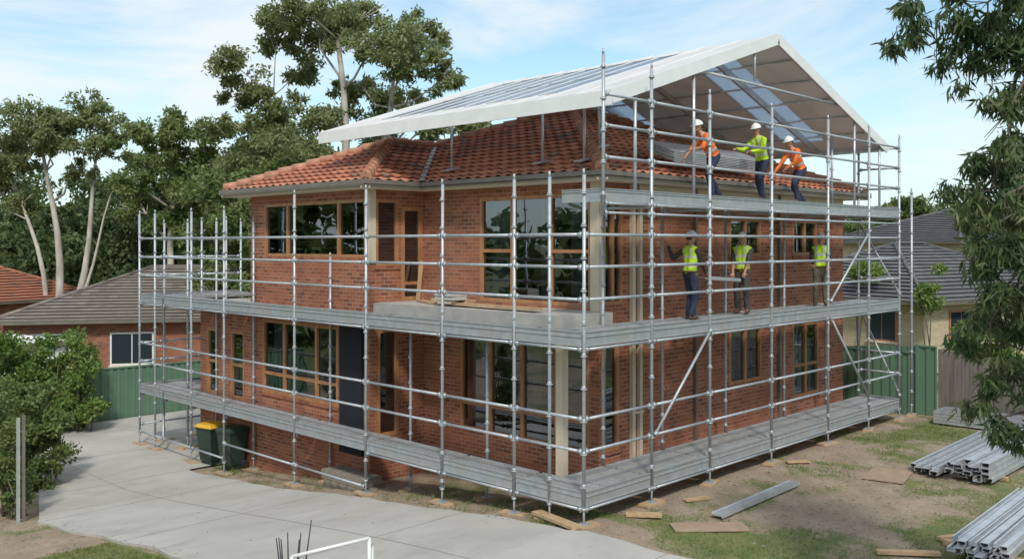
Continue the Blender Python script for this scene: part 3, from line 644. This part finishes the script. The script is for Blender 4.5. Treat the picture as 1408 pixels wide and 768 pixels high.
# ---------------------------------------------------------------- neighbours
m,nt,p=nmat('dark_window_glass'); p.inputs['Base Color'].default_value=(.03,.04,.05,1); p.inputs['Roughness'].default_value=.05; M['dglass']=m
def neighbour(name,cx,cy,rot,w,d,gz,ez,tp,wallm,roofm,wins,trim='white',ov=.5):
    e=empty(name,(cx,cy,0),rot); mb=MB(); mb.box(-w/2,w/2,-d/2,d/2,gz,ez-.05,0); mb.build('walls',[wallm],e)
    hips(-w/2-ov,w/2+ov,-d/2-ov,d/2+ov,ez,tp,roofm,e,wave=False); mb=MB()
    X0,X1,Y0,Y1=-w/2-ov,w/2+ov,-d/2-ov,d/2+ov; mb.box(X0+.02,X1-.02,Y0+.02,Y1-.02,ez-.04,ez-.01,0)
    for (a,b) in (((X0,Y0),(X1,Y0)),((X1,Y0),(X1,Y1)),((X1,Y1),(X0,Y1)),((X0,Y1),(X0,Y0))): mb.obox((*a,ez),(*b,ez),.06,.17,1)
    wl=min(w,d)/2+ov; zz=ez+wl*tp+.06
    for sx in (-1,1):
        for sy in (-1,1):
            cx_=sx*(w/2+ov);cy_=sy*(d/2+ov); mb.tube((cx_,cy_,ez+.06),(cx_-sx*wl,cy_-sy*wl,zz),.09,n=6,mat=2)
    if w>d: mb.tube((-(w/2+ov)+wl,0,zz),((w/2+ov)-wl,0,zz),.1,n=6,mat=2)
    else: mb.tube((0,-(d/2+ov)+wl,zz),(0,(d/2+ov)-wl+.01,zz),.1,n=6,mat=2)
    for (side,u0,u1,za_,zb_) in wins:
        P={'f':PX(-w/2),'r':PY(-d/2)}[side]
        pbox(mb,P,u0,u1,za_,zb_,.0,.05,3 if trim=='white' else 4); pbox(mb,P,u0+.07,(u0+u1)/2-.02,za_+.07,zb_-.07,.04,.056,5); pbox(mb,P,(u0+u1)/2+.02,u1-.07,za_+.07,zb_-.07,.04,.056,5)
        pbox(mb,P,u0-.05,u1+.05,za_-.08,za_,0,.08,0)
    mb.build('roof_trim_and_windows',[M['soffit'],M['gutter'],roofm,M['white'],M['timberframe'],M['dglass']],e)
x,y=plan(-15.3,43.5)
neighbour('neighbour_brick_house',x,y,math.radians(-32),13,10,-1.3,1.45,.37,M['brick2'],M['browntile'],[('f',-3.6,-2.2,-.4,.95),('f',.6,2.2,-.4,.95),('f',3,4,-.4,.95),('r',-5.5,-4,-.4,.95),('r',-2.5,-.8,-.4,.95),('r',1.2,2.4,-.4,.95)])
x,y=plan(-29.5,50); neighbour('neighbour_brick_house.001',x,y,.3,9,8,-1.5,1.6,.45,M['brick2'],M['orangetile'],[('f',-3,-1,-.2,1),('r',-3,-1,-.2,1)])
x,y=plan(-18.6,33.5); neighbour('garden_shed',x,y,.2,3.4,2.8,-1.3,.95,.15,M['white'],M['white'],[],ov=.1)
x,y=plan(17.4,40.5); neighbour('neighbour_cream_house',x,y,math.radians(-14),11,9,-.2,2.45,.42,M['cream_brick'],M['greytile'],[('f',-3.4,-2.1,.9,2.1),('f',.2,1.6,.9,2.1),('r',-4,-2.6,.8,2.1),('r',-1.6,-.6,.8,2.1)],'w')
x,y=plan(26.5,55); neighbour('neighbour_cream_house.001',x,y,math.radians(-25),10,10,-.2,4.7,.36,M['cream_brick'],M['greytile'],[('f',-3,-1.5,2.6,3.8),('r',-2,-.5,2.6,3.8)],'w')
x,y=plan(27,47); neighbour('neighbour_cream_house.002',x,y,math.radians(5),8,7,-.2,2.7,.4,M['cream_brick'],M['greytile'],[('r',-2,-.5,.9,2.1)],'w')
# ---------------------------------------------------------------- trees
def leaves(cl,dens,l,w,droop=0.,rs=1):
    r_=np.random.default_rng(rs); out=[]
    for (cx,cy,cz,r,fl) in cl:
        k=max(4,int(6*r)) if r>.5 else 5
        dirs=r_.normal(size=(k,3)); dirs/=np.linalg.norm(dirs,axis=1)[:,None]; cen=dirs*r*r_.uniform(.3,.95,(k,1)); cen[:,2]*=fl
        rr=r*r_.uniform(.25,.52,k)
        n=int(dens*r*r/k)+6
        for c,q in zip(cen,rr):
            d=r_.normal(size=(n,3)); d/=np.linalg.norm(d,axis=1)[:,None]; p=d*q*(r_.random((n,1))**.6)*1.15; p[:,2]*=.75
            p+=c+np.array([cx,cy,cz])
            a=r_.normal(size=(n,3)); a[:,2]-=droop; a/=np.linalg.norm(a,axis=1)[:,None]; b=np.cross(a,r_.normal(size=(n,3))); b/=np.linalg.norm(b,axis=1)[:,None]
            L=l*r_.uniform(.6,1.3,(n,1)); W_=w*r_.uniform(.7,1.3,(n,1))
            out.append(np.stack([p,p+a*L*.45+b*W_*.5,p+a*L,p+a*L*.45-b*W_*.5],1))
    return np.concatenate(out)
def tree(name,r,a,gz,trunks,clumps,dens,l,w,leafm,barkm,depth=2.2,droop=.5,seed=1):
    rd=random.Random(seed); e=empty(name,(0,0,0)); mb=MB(); cl=[]; C=[]
    for (lt,h,q) in clumps:
        dp=rd.uniform(-depth,depth); x,y=plan(r+lt,a+dp); C.append((x,y,h,q)); cl.append((x,y,h,q,.66))
        for _ in range(4):
            dx,dy=rd.uniform(-1.0,1.0)*q,rd.uniform(-1.0,1.0)*q; cl.append((x+dx,y+dy,h+rd.uniform(-.6,.45)*q,q*rd.uniform(.4,.68),.62))
    T_=[]
    for (l0,l1,hh,rad) in trunks:
        n_=7; pts_=[]
        for i in range(n_+1):
            f=i/n_; x,y=plan(r+l0*(1-f)+l1*f**1.3+.25*math.sin(f*6+seed),a+.3*math.sin(f*4+seed*2)); pts_.append(Vector((x,y,gz-.2+(hh-gz)*f)))
        mb.path(pts_,[rad*(1-.72*i/n_) for i in range(n_+1)],9,0); T_.append((pts_,rad))
    for (x,y,h,q) in C:
        best=None
        for pts_,rad in T_:
            for i in range(2,len(pts_)):
                p_=pts_[i]; dd=(Vector((x,y,h))-p_)
                if dd.z<.2: continue
                sc_=dd.length+ (1.5 if dd.z<1 else 0)
                if best is None or sc_<best[0]: best=(sc_,p_,rad*(1-.72*i/7))
        if best is None: best=(0,T_[0][0][3],T_[0][1]*.5)
        p_=best[1]; t_=Vector((x,y,h+q*.2)); m1=p_.lerp(t_,.35)+Vector((rd.uniform(-.3,.3),rd.uniform(-.3,.3),-.25)); m2=p_.lerp(t_,.7)+Vector((rd.uniform(-.3,.3),rd.uniform(-.3,.3),-.05)); r0=min(best[2]*.6,.05+.03*best[0])
        mb.path([p_,m1,m2,t_],[r0,r0*.75,r0*.5,.02],6,0)
        for _ in range(4):
            mb.tube(m2,t_+Vector((rd.uniform(-.7,.7)*q,rd.uniform(-.7,.7)*q,rd.uniform(-.3,.25)*q)),r0*.35,.01,5)
    mb.build('trunk_and_limbs',[barkm],e); npmesh('foliage',leaves(cl,dens,l,w,droop,seed),4,leafm,e)
    return e
BIG=[(-2.2,15,1.5),(-.8,15.5,1.4),(.8,14.8,1.4),(2.4,14.2,1.6),(3.3,13,1.4),(1.5,13,1.4),(-3.4,14,1.0),(-4.9,12.6,1.1),(-4.3,11.6,1.2),(-3.2,10.8,1.3),(-2.2,12.8,1.1),(0,12,1.2),(1.8,11.3,1.3),(3.8,11,1.2),(4.6,11.9,.9),(-1,10.3,1.4),(-3.6,9.4,1.5),(1.6,9.8,1.4),(-4.9,9.8,.8),(4.1,9.8,1.1),(-2,8.5,1.6),(.5,8,1.6),(-4.2,7.6,1.4),(5.2,10.2,1.0),(2.8,8.6,1.4),(-1.4,14,1.3),(-2.4,7,1.5),(-5.2,6.4,1.3),(-5.6,8.4,1.0)]
tree('gum_tree',-7.4,42,-1.2,[(0,-.6,14,.36),(0,2.0,13,.26),(0,-3.5,11.5,.22)],BIG,560,.26,.10,M['leaf_gum'],M['bark'],seed=3)
LFT=[(-2.8,10.3,1.4),(-1.2,11.4,1.4),(.8,11.7,1.4),(2.4,10.7,1.2),(1.6,9.7,1.0),(-.4,10,1.2),(-2.4,8.7,1.2),(-4.0,9.3,1.3),(2.9,9.3,.8),(-2.2,7.0,.9),(-4.6,7.6,1.2),(-5,11,1.2),(.6,8.6,.8),(-.4,11,1.3)]
tree('gum_tree.001',-24.2,50,-1.2,[(.0,-1.2,10.4,.27),(.6,1.8,9.5,.24),(-.5,-3,9.0,.18),(.3,2.6,7.5,.13)],LFT,560,.28,.10,M['leaf_gum'],M['bark'],seed=5)
MID=[(-1.6,10.2,1.2),(.4,10.6,1.3),(2.0,10.2,1.1),(-2.4,9,1.1),(-.4,9.2,1.2),(1.4,8.8,1.2),(3,9,1.0),(-1.6,7.6,1.2),(.6,7.4,1.3),(2.6,7.4,1.1),(-2.8,6.6,1.1),(1.6,6,1.2),(0,5.6,1.3),(4.2,9.4,1)]
tree('gum_tree.002',-17.2,48,-1.2,[(0,-.6,9.6,.26),(0,2,9.2,.2)],MID,560,.28,.11,M['leaf_mid'],M['bark'],seed=8)
MD2=[(-2,8.5,1.3),(0,9.5,1.3),(1.6,8.6,1.2),(-1,7.2,1.4),(1.2,6.8,1.4),(-2.4,6,1.3),(.2,5.2,1.5),(2.6,5.6,1.3),(-1.4,3.8,1.5),(1.4,3.4,1.5),(3.0,7.8,1)]
tree('broadleaf_tree',-12.8,52,-1.2,[(0,0,8,.25)],[(l*1.2,h*1.12,q*1.2) for l,h,q in MD2],480,.27,.14,M['leaf_dark'],M['barkdark'],seed=9,droop=.2)
tree('broadleaf_tree.001',-18.5,54,-1.2,[(0,0,6,.25)],[(l*1.2,h*.85,q*1.2) for l,h,q in MD2],480,.27,.14,M['leaf_dark'],M['barkdark'],seed=19,droop=.2)
tree('broadleaf_tree.002',-14.2,51,-1.2,[(0,0,5.5,.2)],[(l*1.3,h*.72,q) for l,h,q in MD2],480,.24,.12,M['leaf_bush'],M['barkdark'],seed=29,droop=.2)
tree('broadleaf_tree.004',-10.2,38,-1.2,[(0,0,6.5,.2)],[(l*.8,h*.8,q*.9) for l,h,q in MD2],480,.24,.12,M['leaf_mid'],M['barkdark'],seed=39,droop=.2)
def mass(name,specs,dens,l,w,mat,seed):
    rd=random.Random(seed); cl=[]
    for (r0,r1,a,h0,h1,q,n_,gz) in specs:
        for i in range(n_):
            f=(i+.5)/n_; r=r0+(r1-r0)*f+rd.uniform(-1,1); aa=a+rd.uniform(-3,3); x,y=plan(r,aa); top=rd.uniform(h0,h1)
            h=top-q*.6
            while h>gz-.5: cl.append((x+rd.uniform(-.6,.6)*q,y+rd.uniform(-.6,.6)*q,h,q*rd.uniform(.8,1.15),.8)); h-=q*.95
    return npmesh(name,leaves(cl,dens,l,w,.2,seed),4,mat)
mass('background_trees',[(-46,-10,62,4.5,8,2.2,20,-1),(-60,-20,80,7,10.5,3,14,-1),(-10,24,74,4,6.3,2.5,14,-1),(30,52,66,4,7.5,2.4,10,0),(20,34,84,6,7.4,2.6,7,0)],190,.45,.26,M['leaf_dark'],4)
# street and side-boundary trees (seen reflected in the windows)
side=[(-34,40,-24,7,11,3.2,12,0)]
for k in range(7): side+= [(-40,-36,2+7*k,4.5,8.5,2.8,2,-1),(36,40,2+7*k,5,9,3,2,0)]
mass('background_trees.001',side,70,.8,.45,M['leaf_mid'],6)
def shrub(name,cl,dens,l,w,mat,seed):
    e=empty(name); mb=MB(); CL=[]
    for (x,y,h,q) in cl:
        CL.append((x,y,h,q,.95)); CL.append((x,y,h,q*.6,.95))
        for k in range(3): mb.tube((x+random.uniform(-.2,.2),y+random.uniform(-.2,.2),g(x,y)-.1),(x+random.uniform(-.5,.5)*q,y+random.uniform(-.5,.5)*q,h),.03,.01,5)
    mb.build('stems',[M['barkdark']],e); npmesh('foliage',leaves(CL,dens,l,w,.1,seed),4,mat,e)
def cs(L): return [(*plan(r,a),h,q) for (r,a,h,q) in L]
shrub('garden_shrub',cs([(-14.2,28.6,.9,1.1),(-13.4,28.4,.3,1.0),(-15,28,1.0,1.2),(-13.9,28.4,-.4,1.0),(-14.8,27.5,-.3,1.1),(-15.8,28,.5,1.2),(-13.2,28.6,-.6,.8),(-13.4,28.8,1.1,.7)]),1900,.13,.08,M['leaf_bush'],11)
shrub('garden_shrub.001',cs([(-11.7,22.5,.8,.8),(-12.4,22.5,1.1,.9),(-11.5,22,.0,.8),(-12.2,22,-.1,.9),(-11.4,21.7,-.6,.7),(-12.0,21.2,.4,.9),(-11.3,22.5,-.1,.7),(-11,22,-.7,.6)]),2000,.11,.07,M['leaf_mid'],12)
shrub('garden_shrub.002',cs([(-10.4,19.4,-.3,.5),(-10.6,19.5,.4,.55),(-10.35,19.4,-.75,.45),(-10.9,19.3,-.2,.6),(-10.75,19.5,.9,.5),(-11.0,19.6,1.1,.6)]),2600,.09,.05,M['leaf_mid'],13)
shrub('garden_shrub.003',cs([(14.5,29,1.5,.8),(15.6,29,1.7,.9),(16.8,29,1.4,.9),(17.6,28,1.5,1.1),(15,30,.8,.8),(18.4,27,1.6,1.3),(14.9,33,3.0,.9),(13.6,36,3.6,1.0),(19,29,2.6,1.2)]),1200,.16,.07,M['leaf_bush'],14)
tree('broadleaf_tree.003',29,70,0,[(0,0,6,.3)],[(-1.5,6.6,1.3),(0,7.2,1.4),(1.5,6.6,1.3),(0,5.6,1.4),(-2,5.6,1.1),(2,5.4,1.2)],400,.3,.15,M['leaf_mid'],M['barkdark'],seed=31)
FG=[(4.30,7.05,.36),(4.62,6.85,.4),(4.95,6.9,.42),(5.25,6.6,.42),(4.85,6.45,.28),(5.3,6.1,.42),(5.0,5.75,.36),(4.85,5.4,.30),(5.35,5.5,.42),(5.15,5.15,.42),(4.72,4.98,.25),(4.9,4.9,.35),(5.0,4.6,.4),(5.35,4.75,.42),(5.2,4.3,.42),(4.98,4.15,.28),(5.3,3.85,.42),(5.06,3.62,.34),(5.35,3.35,.38),(5.15,3.0,.3),(5.5,6.9,.5),(5.7,5.9,.5),(5.7,4.7,.5),(5.6,3.7,.45),(5.3,2.6,.3),(5.0,7.3,.5),(5.9,7.6,.7),(6.5,7,.8),(6.6,5.8,.8),(5.45,5.0,.4),(5.4,4.2,.4),(5.5,3.0,.4)]
e=empty('gum_tree.003'); mb=MB(); rd=random.Random(2); bx,by=plan(7.0,10.0)
tp=[Vector((bx,by,-.2)),Vector((bx-.1,by,2.5)),Vector((*plan(6.6,9.8),5.2)),Vector((*plan(6.3,9.7),7.5)),Vector((*plan(6.2,9.7),9))]
mb.path(tp,[.26,.22,.17,.11,.04],10)
cl=[]
for (lt,h,q) in FG:
    a_=9.6+rd.uniform(-.5,.5); x,y=plan(lt,a_); cl.append((x,y,h,q,1.2)); c=Vector((x,y,h+q*.5)); s0=min(tp[1:],key=lambda t:abs(t.z-h-.7)); mid=s0.lerp(c,.5)+Vector((0,0,.3))
    mb.path([s0,mid,c,Vector((x,y,h-q*.6))],[.035,.022,.012,.004],6)
    for _ in range(5):
        o=Vector((rd.uniform(-1,1),rd.uniform(-1,1),rd.uniform(-1.1,.2)))*q*.8; mb.tube(c,c+o,.007,.003,4)
mb.build('trunk_and_limbs',[M['barkdark']],e); npmesh('foliage',leaves(cl,3600,.15,.028,1.6,21),4,M['leaf_fg'],e)
mb=MB(); tx,ty=plan(-2.62,10.9); gz=g(tx,ty)
for i in range(7):
    o=Vector((rd.uniform(-.2,.2),rd.uniform(-.2,.2),0)); mb.path([(tx,ty,gz),Vector((tx,ty,gz+.6))+o*.6,Vector((tx,ty,gz+1.25+rd.uniform(-.12,.1)))+o],[.014,.011,.006],6)
mb.build('bare_twig_plant',[M['black']])
# ---------------------------------------------------------------- workers
M['skin']=simple('skin',(.48,.27,.18),(.42,.22,.14),8,.55); M['hair']=simple('dark_hair',(.03,.02,.015),(.05,.03,.02),20,.7); M['lips']=simple('lips',(.3,.12,.09))
M['yel']=simple('hi_vis_yellow',(.58,.85,.04),(.45,.70,.03),7,.75); M['ora']=simple('hi_vis_orange',(.90,.20,.03),(.75,.15,.02),7,.75)
M['navy']=simple('navy_cloth',(.03,.04,.08),(.018,.025,.05),8,.85); M['char']=simple('charcoal_cloth',(.045,.045,.045),(.065,.062,.055),8,.85)
M['khaki']=simple('khaki_cloth',(.16,.14,.10),(.11,.10,.07),8,.85)
M['tape']=simple('reflective_tape',(.62,.63,.62),(.5,.5,.5),9,.3); M['boot']=simple('boot_leather',(.16,.09,.045),(.09,.05,.03),9,.7); M['helm']=simple('helmet_shell',(.80,.80,.78),(.74,.74,.72),3,.25)
def ik(a,b,l1,l2,pole):
    d=b-a; L=min(max(d.length,.05),(l1+l2)*.998); dn=d.normalized(); b2=a+dn*L
    x=(l1*l1-l2*l2+L*L)/(2*L); h=math.sqrt(max(l1*l1-x*x,0)); p=(pole-dn*pole.dot(dn)).normalized(); return a+dn*x+p*h,b2
def worker(name,loc,face,lean,ph,feet,hands,vest,sleeve,fore,pants,look=0.,yaw=0.,belt=False):
    e=empty(name,loc,face); e.scale=(.955,.955,.955); v=Vector
    sp=v((math.sin(lean),0,math.cos(lean))); pel=v((0,0,ph)); sc_=pel+sp*.47; nk=pel+sp*.55
    hd=nk+v((math.sin(lean*.75)*.145,0,math.cos(lean*.75)*.145)); seg=[]
    ms=[vest,sleeve,fore,pants,M['boot'],M['skin'],M['tape']]
    for s_ in (1,-1):
        seg.append((pel+v((0,s_*.055,-.02)),pel+sp*.2+v((0,s_*.05,0)),.106,.104,0)); seg.append((pel+sp*.18+v((0,s_*.055,0)),sc_+v((0,s_*.085,0))-sp*.05,.104,.109,0)); seg.append((sc_+v((0,s_*.04,.0))+sp*.01,sc_+v((0,s_*.175,0))-sp*.025,.078,.068,0))
        seg.append((pel+v((0,s_*.06,-.07)),pel+v((0,s_*.065,-.02)),.106,.108,3))
    seg.append((sc_,nk+sp*.06,.058,.052,5))
    for i,s_ in enumerate((1,-1)):
        hip=pel+v((0,s_*.085,-.05)); ft=v((feet[i][0],feet[i][1],.10)); kn,ank=ik(hip,ft,.44,.42,v((1,s_*.12,.05)))
        seg+= [(hip,hip.lerp(kn,.5),.102,.09,3),(hip.lerp(kn,.5),kn,.09,.072,3),(kn,kn.lerp(ank,.35),.072,.072,3),(kn.lerp(ank,.35),ank,.072,.064,3),(ank,ank-v((0,0,.02)),.054,.05,4),(ank+v((-.03,0,-.055)),ank+v((.15,s_*.02,-.062)),.042,.036,4),(ank+v((.05,0,-.03)),ank+v((.1,s_*.01,-.05)),.045,.04,4)]
        sh_=sc_+v((0,s_*.185,0))-sp*.03; el,wr=ik(sh_,v(hands[i]),.30,.26,v((-.5,s_*.6,-.7)))
        seg+= [(sh_,el,.066,.053,1),(el,wr,.049,.034,2)]
        dn=(wr-el).normalized(); sd=dn.cross(v((0,0,1))); sd=sd.normalized() if sd.length>.1 else v((0,1,0)); up=sd.cross(dn); hm=MB()
        hm.sphere(wr+dn*.045,(.05,.04,.018),0,(dn,sd,up),10,7)
        for k,(o,l_) in enumerate(((-.03,.06),(-.01,.072),(.01,.068),(.03,.055))):
            b0=wr+dn*.08+sd*o; b1=b0+dn*l_*.45-up*.012; b2=b1+dn*l_*.3-up*l_*.45; b3=b2-up*l_*.3-dn*.008; hm.path([b0-dn*.02,b0,b1,b2,b3],[.0095,.0095,.009,.008,.006],7)
        b0=wr+dn*.03-sd*.035*s_; hm.path([b0+sd*.01*s_,b0-sd*.025*s_+dn*.02-up*.008,b0-sd*.03*s_+dn*.05-up*.03],[.012,.011,.008],7)
        hm.build('hand_l' if s_>0 else 'hand_r',[M['skin']],e)
    bm_=MB()
    for a,b,r0,r1,_ in seg:
        bm_.tube(a,b,r0,r1,14); bm_.sphere(a,r0,0,nu=14,nv=8); bm_.sphere(b,r1,0,nu=14,nv=8)
    tmp=bm_.build('tmp',[M['skin']]); md=tmp.modifiers.new('r','REMESH'); md.mode='VOXEL'; md.voxel_size=.014; sm_=tmp.modifiers.new('s','SMOOTH'); sm_.factor=.5; sm_.iterations=4
    dg=bpy.context.evaluated_depsgraph_get(); dg.update(); me=bpy.data.meshes.new_from_object(tmp.evaluated_get(dg)); bpy.data.objects.remove(tmp)
    nv=len(me.vertices); co=np.empty(nv*3); me.vertices.foreach_get('co',co); co=co.reshape(-1,3); no=np.empty(nv*3); me.vertices.foreach_get('normal',no); no=no.reshape(-1,3)
    K=np.array([mn.noise(Vector((p[0]*13+loc[0],p[1]*13,p[2]*8)))*.013+mn.noise(Vector(p)*30)*.005 for p in co]); co=co+no*K[:,None]; me.vertices.foreach_set('co',co.reshape(-1))
    me.materials.clear()
    for m_ in ms: me.materials.append(m_)
    fc=np.empty(len(me.polygons)*3); me.polygons.foreach_get('center',fc); fc=fc.reshape(-1,3); D=[]
    for a,b,r0,r1,_ in seg:
        A_=np.array(a);B_=np.array(b);AB=B_-A_;t=np.clip(((fc-A_)@AB)/(AB@AB+1e-9),0,1); D.append(np.linalg.norm(fc-(A_+t[:,None]*AB),axis=1)-(r0+(r1-r0)*t))
    idx=np.argmin(np.array(D),axis=0); reg=np.array([s_[4] for s_ in seg])[idx]; h=(fc-np.array(pel))@np.array(sp)
    reg=np.where((reg==0)&(h<-.04),3,reg); reg=np.where((reg==3)&(h>.0)&(fc[:,2]>ph-.05),0,reg); reg=np.where((reg==5)&(h<.50),0,reg)
    reg=np.where((reg==0)&(((h>.10)&(h<.15))|((h>.28)&(h<.325))),6,reg); reg=np.where((reg==0)&(np.abs(np.abs(fc[:,1])-.10)<.022)&(h>.3),6,reg)
    me.polygons.foreach_set('material_index',reg.astype(np.int32)); me.polygons.foreach_set('use_smooth',[True]*len(me.polygons)); link(bpy.data.objects.new('body',me),e)
    pt=lean*.5+look; f_=v((math.cos(pt)*math.cos(yaw),math.cos(pt)*math.sin(yaw),-math.sin(pt))); l_=v((-math.sin(yaw),math.cos(yaw),0)); u_=f_.cross(l_); B=(f_,l_,u_); hm=MB()
    hm.sphere(hd,(.098,.077,.118),0,B,18,12); hm.sphere(hd+f_*.045-u_*.055,(.052,.05,.052),0,B,12,8); hm.sphere(hd+f_*.1-u_*.015,(.018,.013,.024),0,B,8,6)
    for s_ in (1,-1):
        hm.sphere(hd+f_*.085+l_*s_*.03+u_*.005,(.012,.014,.008),1,B,8,6); hm.sphere(hd+l_*s_*.078-u_*.01,(.018,.01,.03),0,B,8,6); hm.sphere(hd+f_*.088+l_*s_*.03+u_*.024,(.008,.02,.005),1,B,8,5)
    hm.sphere(hd+f_*.092-u_*.055,(.012,.024,.006),2,B,8,5); hm.sphere(hd-f_*.022+u_*.015,(.088,.081,.108),1,B,16,10)
    hc=hd+u_*.035; hm.sphere(hc,(.132,.108,.115),3,B,22,8,0,.5); hm.sphere(hc+f_*.03-u_*.002,(.155,.116,.012),3,B,22,6); hm.sphere(hc+u_*.01,(.12,.018,.115),3,B,16,8,0,.5)
    hm.build('head_and_helmet',[M['skin'],M['hair'],M['lips'],M['helm']],e)
    if belt:
        b_=MB()
        for s_ in (1,-1): b_.sphere(pel+v((.03,s_*.16,-.06)),(.06,.035,.085),0,None,8,6)
        b_.path([pel+v((.125*math.cos(t),.175*math.sin(t),.0)) for t in np.linspace(0,2*math.pi,15)],[.022]*15,6,0); b_.build('tool_belt',[M['boot']],e)
ZD=.012
worker('construction_worker',(4.75,.55,5.5+ZD),math.pi-.45,.62,.94,[(.12,.15),(-.22,-.14)],[(.66,.16,1.0),(.60,-.2,.85)],M['ora'],M['ora'],M['skin'],M['navy'],-.1,.1)
worker('construction_worker.001',(6.7,.55,5.5+ZD),math.pi-.3,.28,.97,[(.12,.13),(-.16,-.13)],[(.5,.2,1.12),(.58,-.18,1.2)],M['yel'],M['yel'],M['yel'],M['navy'],.05,.2)
worker('construction_worker.002',(8.45,.55,5.5+ZD),math.pi-.45,.52,.88,[(.18,.16),(-.2,-.15)],[(.55,.2,.85),(.58,-.2,.80)],M['ora'],M['ora'],M['ora'],M['navy'],.0,.1)
worker('construction_worker.003',(4.0,.62,3.1+ZD),-.25,.05,.985,[(.07,.13),(-.08,-.13)],[(-.22,.42,1.50),(.36,-.12,.90)],M['yel'],M['char'],M['char'],M['navy'],.15,-.3,True)
worker('construction_worker.004',(6.0,.62,3.1+ZD),math.pi+.25,.05,.985,[(.06,.12),(-.05,-.12)],[(.33,.12,.86),(.30,-.14,.82)],M['yel'],M['char'],M['skin'],M['char'],.1,.1,True)
worker('construction_worker.005',(9.6,.62,3.1+ZD),math.pi+.45,.06,.985,[(.06,.12),(-.08,-.12)],[(.38,.18,1.0),(.40,-.16,1.05)],M['yel'],M['char'],M['char'],M['khaki'],.1,-.1,True)
# ---------------------------------------------------------------- light, sky, camera
sun_dir=Vector((-.52,-.62,.86)).normalized()
L=bpy.data.lights.new('sun','SUN'); L.energy=2.6; L.angle=math.radians(7); L.color=(1,.95,.87); o=bpy.data.objects.new('sun',L); o.rotation_euler=sun_dir.to_track_quat('Z','Y').to_euler(); link(o)
W=bpy.data.worlds.new('World'); scene.world=W; W.use_nodes=True; nt=W.node_tree; bg=nt.nodes['Background']
sky=nt.nodes.new('ShaderNodeTexSky'); sky.sky_type='NISHITA'; sky.sun_disc=False; sky.sun_elevation=math.asin(sun_dir.z); sky.sun_rotation=math.atan2(sun_dir.x,sun_dir.y); sky.air_density=1.0; sky.dust_density=.8; sky.ozone_density=1.5
tc=nt.nodes.new('ShaderNodeTexCoord'); mp=nt.nodes.new('ShaderNodeMapping'); mp.inputs['Scale'].default_value=(1,1,3.2); mp.inputs['Rotation'].default_value=(.25,.1,.3); nt.links.new(tc.outputs['Generated'],mp.inputs[0])
nn=nt.nodes.new('ShaderNodeTexNoise'); nn.inputs['Scale'].default_value=2.3; nn.inputs['Detail'].default_value=8; nn.inputs['Roughness'].default_value=.58; nn.inputs['Distortion'].default_value=.6; nt.links.new(mp.outputs[0],nn.inputs['Vector'])
cf=ramp(nt,nn.outputs['Fac'],.34,.60)
sx=nt.nodes.new('ShaderNodeSeparateXYZ'); nt.links.new(tc.outputs['Generated'],sx.inputs[0]); hz=ramp(nt,sx.outputs[2],.28,.0)
mxm=nt.nodes.new('ShaderNodeMath'); mxm.operation='MAXIMUM'; h2=nt.nodes.new('ShaderNodeMath'); h2.operation='MULTIPLY'; h2.inputs[1].default_value=.7; nt.links.new(hz,h2.inputs[0])
c2=nt.nodes.new('ShaderNodeMath'); c2.operation='MULTIPLY'; c2.inputs[1].default_value=.92; nt.links.new(cf,c2.inputs[0]); nt.links.new(c2.outputs[0],mxm.inputs[0]); nt.links.new(h2.outputs[0],mxm.inputs[1])
tint=mixc(nt,1.0,sky.outputs[0],(.88,1.18,1.16),'MULTIPLY')
nt.links.new(mixc(nt,mxm.outputs[0],tint,(6.15,6.45,6.6)),bg.inputs[0]); bg.inputs[1].default_value=.15
cam=bpy.data.cameras.new('camera'); co=bpy.data.objects.new('camera',cam); link(co); co.location=(CX,CY,CH); co.rotation_euler=(math.radians(90),0,math.atan2(F[1],F[0])-math.pi/2)
cam.sensor_width=36; cam.lens=1270/1408*36; cam.shift_y=-49/1408; cam.clip_end=3000; scene.camera=co
scene.view_settings.view_transform='Standard'; scene.view_settings.look='None'; scene.view_settings.exposure=0
